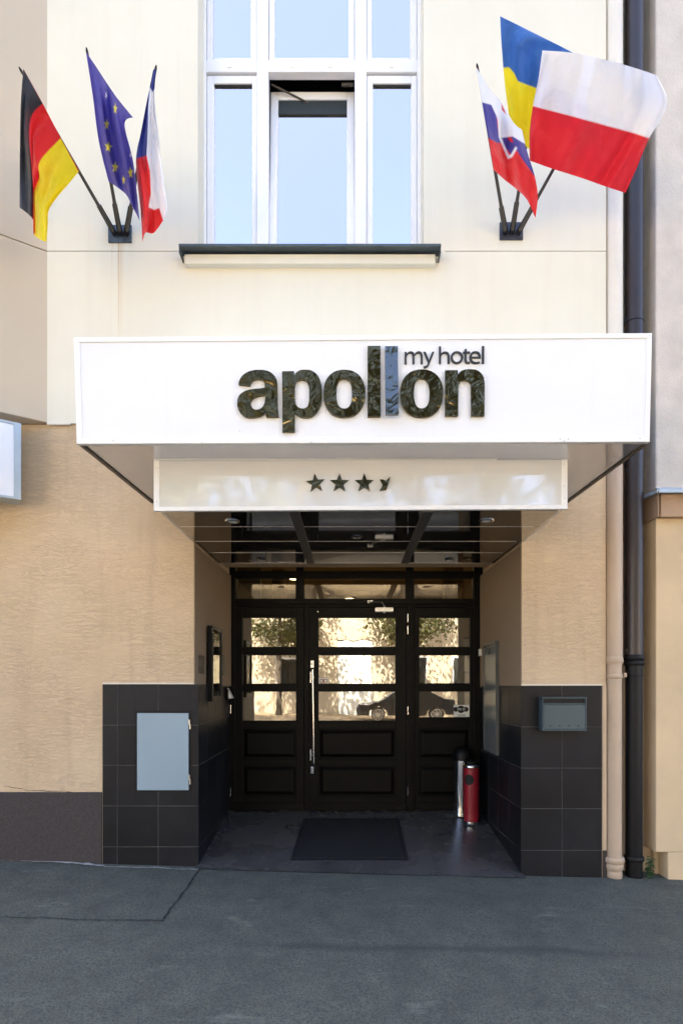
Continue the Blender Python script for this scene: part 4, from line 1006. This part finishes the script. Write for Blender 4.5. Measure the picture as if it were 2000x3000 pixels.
# ------------------------------------------------------------------ flags
def inpoly(x, y, poly):
    c = False; j = len(poly)-1
    for i in range(len(poly)):
        xi, yi = poly[i]; xj, yj = poly[j]
        if (yi > y) != (yj > y) and x < (xj-xi)*(y-yi)/(yj-yi)+xi: c = not c
        j = i
    return c
def flag_mat():
    t = NT('flag cloth'); b = t.b
    at = t.new('ShaderNodeVertexColor', layer_name='dye')
    b.inputs['Roughness'].default_value = .55; b.inputs['Sheen Weight'].default_value = .15
    t.link(at.outputs['Color'], b.inputs['Base Color'])
    n = t.noise(t.coords((1,1,1)), 7, 4, .6, .6); fine = t.noise(t.coords(), 300, 1)
    t.link(t.bump(t.math('ADD', n, t.math('MULTIPLY', fine, .01)), .6, .035), b.inputs['Normal'])
    tr = t.new('ShaderNodeBsdfTranslucent'); t.link(at.outputs['Color'], tr.inputs['Color'])
    mx = t.new('ShaderNodeMixShader'); mx.inputs[0].default_value = .28
    t.link(b.outputs[0], mx.inputs[1]); t.link(tr.outputs[0], mx.inputs[2]); t.link(mx.outputs[0], t.out.inputs['Surface']); return t.m
M['flag'] = flag_mat()
def flag(label, src, vr, rows, base_col, polys, dfun, ripple, pole, cloth_label, NU=110, NV=150):
    (bx0, by0), (tx0, ty0), dt = pole
    B = P(bx0, by0, 4.735); T = P(tx0, ty0, dt)
    t = thing('flag', tuple(B), label, 'flag', 'flags in the two wall brackets')
    m = MB(); m.cyl(B.lerp(T, .02), T, .0145, .0085, n=12); m.build('flagpole', 'pole', t)
    m = MB(); m.cyl(T, T+(T-B).normalized()*.02, .009, .004, n=10); m.build('pole_tip', 'pipe_black', t)
    # interpolate control net
    dense = [cm(r_, n=max(1, NU//(len(r_)-1))) for r_ in rows]; nu = len(dense[0])
    cols = []
    for i in range(nu):
        colp = [dense[k][i] for k in range(len(rows))]
        out = []
        seg = []
        for k in range(len(colp)-1):
            n_ = max(2, int(NV*(vr[k+1]-vr[k])))
            seg.append(n_)
        N = len(colp)
        for k in range(N-1):
            g4 = [colp[max(0, k-1)], colp[k], colp[k+1], colp[min(N-1, k+2)]]
            for j in range(seg[k]):
                s_ = j/seg[k]; s2 = s_*s_; s3 = s2*s_
                out.append((*[.5*((2*g4[1][c])+(-g4[0][c]+g4[2][c])*s_+(2*g4[0][c]-5*g4[1][c]+4*g4[2][c]-g4[3][c])*s2+(-g4[0][c]+3*g4[1][c]-3*g4[2][c]+g4[3][c])*s3) for c in (0, 1)], vr[k]+(vr[k+1]-vr[k])*s_))
        out.append((*colp[-1], vr[-1])); cols.append(out)
    nv = len(cols[0]); vs = []; colr = []
    for i in range(nu):
        u_ = i/(nu-1)
        for j in range(nv):
            x, y, v = cols[i][j]; px, py = src(x, y)
            d = dfun(px, py, u_, v)+ripple(u_, v, x, y)
            vs.append(P(px, py, d))
            acc = [0, 0, 0]
            for ox, oy in ((0,0), (2.2,1), (-2.2,-1), (1,-2.2), (-1,2.2)):
                c = base_col
                for cc, poly in polys:
                    if inpoly(x+ox, y+oy, poly): c = cc
                for k in range(3): acc[k] += c[k]/5
            colr.append((*acc, 1))
    me = bpy.data.meshes.new('cloth')
    me.from_pydata([tuple(v) for v in vs], [], [(i*nv+j, i*nv+j+1, (i+1)*nv+j+1, (i+1)*nv+j) for i in range(nu-1) for j in range(nv-1)])
    ca = me.color_attributes.new('dye', 'FLOAT_COLOR', 'POINT')
    for k, c in enumerate(colr): ca.data[k].color = c
    me.materials.append(M['flag']); me.polygons.foreach_set('use_smooth', [True]*len(me.polygons))
    o = bpy.data.objects.new('cloth', me); COL.objects.link(o); adopt(o, t)
    return t
s1 = lambda x, y: (x/2.24, 100+y/2.24); s2_ = lambda x, y: (1300+x/2.24, y/2.24)
def pdepth(py, ty, dt, off=0):
    f = max(0, min(1.35, (680-py)/(680-ty))); return 1/((1-f)/4.735+f/dt)+off
BLK=(.022,.020,.022); RED=(.76,.014,.018); YEL=(.90,.72,.008); NAVY=(.055,.045,.33); STAR=(.80,.70,.05); WHT=(.88,.88,.92); CZB=(.022,.035,.25); UKB=(.025,.13,.46); UKY=(.85,.74,.01); PRED=(.76,.014,.030); SKB=(.055,.045,.30)
sn = math.sin
# German
rows = [[(153,223),(137,430),(132,640),(130,820),(129,980),(128,1135)], [(281,453),(214,520),(190,640),(202,830),(214,1010),(212,1210)],
        [(399,680),(262,830),(258,940),(224,1030),(221,1180),(224,1315)], [(519,897),(447,985),(378,1065),(320,1155),(314,1250),(305,1365)]]
vr = [0, 1/3, 2/3, 1]
blackp = [rows[0][0]]+[(60,180),(60,1250)]+[(212,1212)]+cm(rows[1], n=6)[::-1]
yelp = cm(rows[2], n=6)+[(225,1400),(400,1400),(600,897),(512,897)]
flag('black red and yellow striped flag, leftmost of the left bracket', s1, vr, rows, RED, [(BLK, blackp), (YEL, yelp)],
     lambda px, py, u, v: pdepth(205+(498-205)*v, 205, 3.95)-.035+.02*u, lambda u, v, x, y: (.028*sn(v*21+u*1.5)+.014*sn(v*37-u*4))*min(1, u*2.2), ((336,684), (62,206), 3.95), '')
# EU
rows = [[(563,110),(640,225),(712,335),(775,425),(872,543)], [(608,400),(662,432),(717,470),(770,522),(818,592)], [(648,700),(702,735),(762,775),(822,815),(876,850)], [(712,965),(765,1000),(826,1050),(864,1120),(916,1222)]]
def cstar(cx, cy, rx, ry, rot=0): return [(cx+(1 if i % 2 == 0 else .42)*rx*sn(rot+math.pi*i/5), cy-(1 if i % 2 == 0 else .42)*ry*math.cos(rot+math.pi*i/5)) for i in range(10)]
st = [(STAR, cstar(756,487,15,42,.1)), (STAR, cstar(700,590,17,40,.05)), (STAR, cstar(711,738,27,40,.15)), (STAR, cstar(755,872,23,40,.1)), (STAR, cstar(856,908,18,42,-.1)), (STAR, cstar(811,955,12,34,0)), ((.6,.6,.7), cstar(697,398,9,30,.5)), ((.5,.5,.6), cstar(855,793,6,18,.2))]
flag('purple blue flag with yellow stars in the middle of the left bracket', s1, vr, rows, NAVY, st,
     lambda px, py, u, v: pdepth(150+(531-150)*v, 150, 3.90)-.09-.05*u, lambda u, v, x, y: (.028*sn(u*13+v*2)+.016*sn(u*8-v*5)+.010*sn(u*26-v*3))*min(1, u*3), ((352,684), (255,150), 3.90), '')
# Czech
rows = [[(1006,228),(1012,228),(1018,229),(1025,234)], [(985,330),(995,335),(1005,345),(1014,370)], [(955,480),(975,485),(998,490),(1021,500)], [(925,640),(962,645),(1003,650),(1040,660)],
        [(893,805),(945,800),(1003,800),(1056,810)], [(903,980),(960,980),(1020,980),(1076,980)], [(922,1150),(980,1150),(1040,1145),(1098,1150)], [(935,1362),(955,1302),(1010,1302),(1075,1215)]]
vr8 = [0, .1, .22, .36, .51, .67, .83, 1]
blue = [(880,200),(1060,200),(1030,330),(1000,378),(985,345),(976,345),(970,600),(962,795),(925,805),(860,830)]
redc = [(860,825),(925,805),(962,795),(985,900),(990,1040),(975,1135),(1010,1150),(1045,1140),(1068,1215),(1100,1260),(1100,1400),(860,1400)]
flag('white flag with red and blue edge, rightmost of the left bracket', s1, vr8, rows, WHT, [(CZB, blue), (RED, redc)],
     lambda px, py, u, v: pdepth(202+(500-202)*v, 202, 4.0)-.03, lambda u, v, x, y: (.028*sn(u*9+v*3)+.018*sn(u*17-v*6))*min(1, v*3), ((369,684), (456,200), 4.0), '')
# Slovak
rows = [[(210,432),(290,568),(380,675),(455,800),(512,850)], [(250,668),(320,735),(400,800),(470,870),(545,990)], [(290,890),(350,960),(430,1020),(510,1080),(597,1160)], [(308,1000),(375,1070),(452,1130),(528,1195),(615,1290)], [(325,1112),(400,1180),(475,1238),(545,1310),(600,1430)]]
wp = [(180,400),(290,540),(400,660),(470,815),(505,815),(560,965),(520,935),(450,893),(360,905),(352,780),(310,685),(200,655)]
bp = [(200,655),(310,685),(345,760),(360,905),(450,893),(520,935),(565,960),(640,1200),(588,1145),(520,1050),(478,985),(440,1010),(400,960),(385,935),(350,935),(240,875)]
sh = [(362,905),(418,1042),(448,1028),(482,968),(470,958),(438,1012),(426,1018),(380,905)]
flag('white blue and red flag with shield, leftmost of the right bracket', s2_, [0, .33, .66, .83, 1], rows, RED, [(WHT, wp), (SKB, bp), (WHT, sh), (RED, [(376,672),(412,755),(380,718)]), (RED, [(415,898),(442,898),(458,935),(430,925)])],
     lambda px, py, u, v: pdepth(195+(496-195)*v, 195, 3.88)-.05-.04*u, lambda u, v, x, y: (.026*sn(u*12+v*2.5)+.014*sn(u*7-v*7)+.010*sn(u*23+v*4))*min(1, u*3), ((1481,682), (1398,196), 3.88), '')
# Ukraine
rows = [[(368,103),(500,168),(640,238),(760,298),(850,345)], [(378,290),(450,300),(530,335),(620,400),(700,470)], [(400,560),(450,600),(520,650),(580,700),(650,760)], [(430,780),(470,850),(505,905),(540,960),(600,1000)]]
yp = [(340,447),(425,438),(460,475),(485,530),(590,570),(800,640),(800,1200),(340,1200)]
flag('blue and yellow flag in the middle of the right bracket', s2_, vr, rows, UKB, [(UKY, yp)],
     lambda px, py, u, v: pdepth(py, 150, 3.95)+.0, lambda u, v, x, y: .02*sn(u*9+v*4)+.012*sn(u*15-v*3)+(.10*max(0, .30-v)*min(1, u*3)), ((1499,682), (1580,175), 4.02), '')
# Poland
rows = [[(645,328),(850,345),(1100,400),(1290,455),(1393,490)], [(622,500),(835,540),(1085,600),(1310,635),(1464,640)], [(602,600),(825,650),(1075,715),(1285,765),(1432,765)], [(583,695),(820,755),(1070,825),(1240,870),(1346,906)],
        [(562,860),(765,930),(985,1010),(1150,1060),(1270,1085)], [(562,1052),(720,1108),(900,1165),(1070,1225),(1190,1264)]]
rp = cm(rows[3], n=6)+[(1500,906),(1500,1400),(400,1400),(400,650)]
flag('large white over red flag blown to the right, rightmost of the right bracket', s2_, [0, .25, .38, .5, .75, 1], rows, WHT, [(PRED, rp)],
     lambda px, py, u, v: pdepth(py, 190, 3.9)-.075-.05*u, lambda u, v, x, y: .022*sn(u*10+v*2.2)+.013*sn(u*25+v*4)+.012*sn(u*5-v*9)+.006*sn(u*44+v*3), ((1517,682), (1775,215), 3.95), '', 140, 150)
def bracket(px, py, m, label):
    d = 4.755; t = thing('flag_bracket', tuple(P(px, py, d)), label, 'bracket', 'flag brackets on the facade')
    c = P(px, py, d); mb = MB(); mb.box(c.x-.097, c.x+.097, 4.758, 4.772, c.z-.073, c.z+.073); mb.build('bracket_plate', m, t, bevel=.004)
    mb = MB()
    for a, b in ((-.072, -.058), (.072, -.058)): mb.cyl((c.x+a, 4.752, c.z+b), (c.x+a, 4.758, c.z+b), .008, n=10)
    mb.build('bolt', m, t)
    return t
b1 = bracket(350, 682, 'bracket', 'weathered blue grey flag bracket left of the window'); b2 = bracket(1498, 674, 'bracket_dark', 'dark flag bracket with three sockets right of the window')
for br, lst in ((b1, (((336,684),(65,203),3.95), ((352,684),(251,148),3.9), ((369,684),(456,200),4.0))), (b2, (((1481,682),(1395,193),3.88), ((1499,682),(1580,175),4.02), ((1517,682),(1775,215),3.95)))):
    for (bx0, by0), (tx0, ty0), dt in lst:
        B = P(bx0, by0, 4.755); T = P(tx0, ty0, dt); dr = (T-B).normalized()
        m = MB(); m.cyl(B-dr*.005, B+dr*.20, .022, .0195, n=16); m.cyl(B+dr*.20, B+dr*.215, .0175, .0165, n=16, mi=1); m.build('socket', ['pipe_black', 'alu'], br)

# ------------------------------------------------------------------ the other side of the street (seen in glass and mirror surfaces)
OB = thing('house_opposite', (0, -19.5, 0), 'pale house across the street, seen only as a reflection in the door glass', 'building')
yo = -19.0
mb = MB(); mb.box(-30, -.62, yo-.6, yo, -.5, 6.2); mb.box(1.25, 30, yo-.6, yo, -.5, 6.2); mb.box(-.62, 1.25, yo-.6, yo, 3.9, 6.2); mb.build('wall', 'opp_wall', OB)
mb = MB(); mb.box(-30, 30, yo-9, yo+.25, 6.2, 6.5); mb.build('eaves', 'roof', OB)
for wx in (-9, -6, -3.4, 3.6, 6.2, 9):
    mb = MB(); rect_frame(mb, wx-.6, wx+.6, 1.4, 3.0, (.07,)*4, yo+.001, yo+.05); o = mb.build('window', 'pvc', OB); pane(o, wx-.53, wx+.53, 1.47, 2.93, yo+.01, 'car_glass')
GT = thing('garage_gate', (.3, yo, 0), 'tall white slatted gate reflected in the middle door glass', 'gate')
mb = MB()
for i in range(9): mb.box(-.60+i*.205, -.60+i*.205+.19, yo-.08, yo-.04, -.2, 3.85)
mb.box(-.6, 1.24, yo-.11, yo-.085, -.2, 3.85); mb.build('slats', 'gate', GT)
random.seed(21)
# trees: one crown and trunk, copied
def make_tree():
    t = thing('street_tree', (0, 0, 0), 'x', 'tree', 'street trees along the far kerb')
    m = MB(); pts = [Vector((0,0,-.3)), Vector((.05,.02,1.2)), Vector((-.03,.05,2.6)), Vector((.1,0,4.2)), Vector((.05,.1,6.0)), Vector((.0,.0,8.0))]; rr = [.20,.15,.13,.11,.08,.03]
    for k in range(5): m.cyl(pts[k], pts[k+1], rr[k], rr[k+1], n=10, caps=False)
    tips = []
    for k in range(16):
        f = .35+.6*random.random(); z = 8*f; a = random.uniform(0, 6.28); b = Vector((.03, .03, z)); e_ = b+Vector((math.cos(a), math.sin(a), .7)).normalized()*random.uniform(1.2, 2.6)
        m.cyl(b, e_, .04, .012, n=6, caps=False); tips.append(e_); tips.append(b.lerp(e_, .6))
    m.build('trunk', 'bark', t)
    m = MB()
    cl = [(tp+Vector((random.gauss(0,.3), random.gauss(0,.3), random.gauss(0,.3))), random.uniform(.45, .95)) for tp in tips for _ in range(2)]
    for c_, r_ in cl:
        for _ in range(95):
            p = c_+Vector((random.gauss(0,1), random.gauss(0,1), random.gauss(0,.8)))*r_*.55
            a = Vector((random.gauss(0,1), random.gauss(0,1), random.gauss(0,1))).normalized(); b = a.orthogonal().normalized(); s_ = random.uniform(.06, .11)
            m.add([p-a*s_, p+b*s_*.6, p+a*s_, p-b*s_*.6], [(0,1,2,3)])
    m.build('crown', 'leaf', t, normals=False); return t
T0 = make_tree()
spots = [(-8.6,-9.5,.3,1.4),(-4.7,-9.4,2.1,1.34),(-1.5,-9.6,4.0,1.36),(2.2,-9.5,1.1,1.36),(6.2,-9.5,5.0,1.4),(10.4,-9.4,3.3,1.4),(-3.6,-16.9,5.6,.95),(3.3,-16.8,2.6,1.0),(8.4,-16.8,.9,1.0),(-8.5,-16.8,1.9,1.0)]
lbl = ['farthest left street tree reflected in the canopy letters','street tree reflected left of the gate','slim street tree nearest the gate on its left','street tree whose trunk shows right of the white gate','street tree behind the parked car','farthest right street tree reflected in the letters','smaller tree close to the opposite wall left of the gate','smaller tree with dark trunk close to the opposite wall right of the gate','smaller tree near the opposite wall behind the car boot','smaller tree near the far left of the opposite wall']
for i, (x, y, a, s_) in enumerate(spots):
    if i == 0: t = T0
    else:
        t = T0.copy(); COL.objects.link(t)
        for ch in list(T0.children): c_ = ch.copy(); COL.objects.link(c_); c_.parent = t
    t.location = (x, y, -.12-.0275*x); t.rotation_euler = (0, 0, a); t.scale = (s_,)*3; t['label'] = lbl[i]
# parked car
CR = thing('parked_car', (2.65, -15, 0), 'dark parked car reflected in the lower door glass', 'car')
def gzc(x): return -.14-.0275*x
prof = [(.35,.30),(.30,.62),(.42,.80),(1.35,.93),(2.05,1.38),(2.6,1.47),(3.7,1.44),(4.35,1.08),(4.85,1.0),(4.95,.7),(4.9,.32),(4.42,.28),(4.36,.52),(3.99,.70),(3.62,.52),(3.55,.25),(1.76,.25),(1.70,.52),(1.32,.70),(.94,.52),(.88,.28)]
mb = MB(); mb.prism_xz([(x, z+gzc(2.6)) for x, z in prof], -15.9, -14.1); mb.build('body', 'car_paint', CR, bevel=.06)
mb = MB(); zz = gzc(2.6)
mb.prism_xz([(1.55,.97+zz),(2.12,1.33+zz),(2.62,1.40+zz),(2.62,.97+zz)], -14.098, -14.09); mb.prism_xz([(2.70,.97+zz),(2.70,1.40+zz),(3.62,1.37+zz),(4.15,1.05+zz),(4.1,.97+zz)], -14.098, -14.09); mb.build('side_window', 'car_glass', CR)
for wx in (1.32, 3.99):
    m = MB(); m.cyl((wx, -14.32, .34+zz), (wx, -14.08, .34+zz), .33, n=32); o = m.build('wheel', 'tyre', CR)
    m = MB(); m.cyl((wx, -14.085, .34+zz), (wx, -14.07, .34+zz), .05, n=12)
    for k in range(10):
        a = 2*math.pi*k/10; dv = Vector((math.cos(a), 0, math.sin(a))); pv = Vector((-math.sin(a), 0, math.cos(a))); c_ = Vector((wx, -14.075, .34+zz))
        m.hexa([c_+dv*.04-pv*.02, c_+dv*.04+pv*.02, c_+dv*.04+pv*.02+Vector((0,.012,0)), c_+dv*.04-pv*.02+Vector((0,.012,0)), c_+dv*.24-pv*.012, c_+dv*.24+pv*.012, c_+dv*.24+pv*.012+Vector((0,.012,0)), c_+dv*.24-pv*.012+Vector((0,.012,0))])
    ring = [(wx+rr*math.cos(2*math.pi*q/36), yy, .34+zz+rr*math.sin(2*math.pi*q/36)) for yy, rr in ((-14.062, .215), (-14.062, .245)) for q in range(36)]
    m.add(ring, [(q, (q+1) % 36, 36+(q+1) % 36, 36+q) for q in range(36)])
    m.build('rim', 'alu', o); 
    bpy.data.objects[o.name].matrix_parent_inverse = Matrix.Translation(-CR.location)
def islands(me):
    par = list(range(len(me.vertices)))
    def find(a):
        while par[a] != a: par[a] = par[par[a]]; a = par[a]
        return a
    for e in me.edges:
        a, b = find(e.vertices[0]), find(e.vertices[1])
        if a != b: par[a] = b
    g = {}
    for i in range(len(me.vertices)): g.setdefault(find(i), []).append(i)
    return list(g.values())
def split_pieces(o, gap=.012):
    me = o.data; isl = islands(me)
    bb = []
    for vs in isl:
        c = [me.vertices[i].co for i in vs]
        bb.append([[min(p[k] for p in c)-gap/2 for k in range(3)], [max(p[k] for p in c)+gap/2 for k in range(3)]])
    grp = list(range(len(isl)))
    ch = True
    while ch:
        ch = False
        for i in range(len(isl)):
            for j in range(i+1, len(isl)):
                if grp[i] != grp[j] and all(bb[i][0][k] <= bb[j][1][k] and bb[j][0][k] <= bb[i][1][k] for k in range(3)):
                    a, b = grp[i], grp[j]; grp = [a if q == b else q for q in grp]; ch = True
    ids = sorted(set(grp))
    if len(ids) < 2: return
    owner = {}
    for i, vs in enumerate(isl):
        for v in vs: owner[v] = grp[i]
    for n_, gid in enumerate(ids):
        bm = bmesh.new(); bm.from_mesh(me); bm.verts.ensure_lookup_table()
        bmesh.ops.delete(bm, geom=[v for v in bm.verts if owner[v.index] != gid], context='VERTS')
        m2 = me.copy(); bm.to_mesh(m2); bm.free()
        if n_ == 0: first = m2
        else:
            c = o.copy(); c.data = m2; COL.objects.link(c)
    o.data = first
SPLIT = ('porch_cheek','soffit_edge','tilt_stay','screw','collar','hinge','lock_plate','keyhole','edge_trim','box_side','soffit_seam','soffit_margin','drain_cap','menu_sheet','rivet','bolt','steel_ring','clamp','recess_ceiling','cover_rail','stem','tile_grout')
for o in list(COL.objects):
    if o.type == 'MESH' and o.name.split('.')[0] in SPLIT: split_pieces(o, .004)
for o in list(COL.objects):    # sub-parts hang on parts that sit at the thing's origin: keep world placement
    if o.parent and o.parent.parent:
        o.matrix_parent_inverse = Matrix.Identity(4)

# ------------------------------------------------------------------ light, sky, camera
w = bpy.data.worlds.new('World'); S.world = w; w.use_nodes = True
nt = w.node_tree; bg = nt.nodes['Background']; sky = nt.nodes.new('ShaderNodeTexSky'); sky.sky_type = 'NISHITA'; sky.sun_disc = False
SUN_EL, SUN_AZ = R(52), R(-14)       # azimuth from +y towards +x: the sun stands behind the hotel
sky.sun_elevation = SUN_EL; sky.sun_rotation = SUN_AZ; sky.altitude = 200; sky.air_density = .8; sky.dust_density = 5.0; sky.ozone_density = 1.0
nt.links.new(sky.outputs[0], bg.inputs['Color']); bg.inputs['Strength'].default_value = .15
sl = bpy.data.lights.new('sun', 'SUN'); sl.energy = 5; sl.angle = R(.5); sl.color = (1, .93, .82)
so = bpy.data.objects.new('sun', sl); COL.objects.link(so)
sd = Vector((math.sin(SUN_AZ)*math.cos(SUN_EL), math.cos(SUN_AZ)*math.cos(SUN_EL), math.sin(SUN_EL)))
so.rotation_euler = sd.to_track_quat('Z', 'Y').to_euler(); so.location = (0, 20, 30)
cam = bpy.data.cameras.new('camera'); co = bpy.data.objects.new('camera', cam); COL.objects.link(co); S.camera = co
co.location = (0, 0, EYE); co.rotation_euler = (R(90), 0, 0)
cam.sensor_fit = 'HORIZONTAL'; cam.sensor_width = 36; cam.lens = F/2000*36
cam.shift_x = -(CX-1000)/2000; cam.shift_y = (HY-1500)/2000; cam.clip_start = .05; cam.clip_end = 2000
S.view_settings.view_transform = 'Standard'; S.view_settings.look = 'None'; S.view_settings.gamma = 1; S.view_settings.exposure = 2.85
S.render.engine = 'CYCLES'; S.cycles.use_denoising = True; S.cycles.max_bounces = 10; S.cycles.glossy_bounces = 6; S.cycles.transparent_max_bounces = 12
S.cycles.sample_clamp_indirect = 8
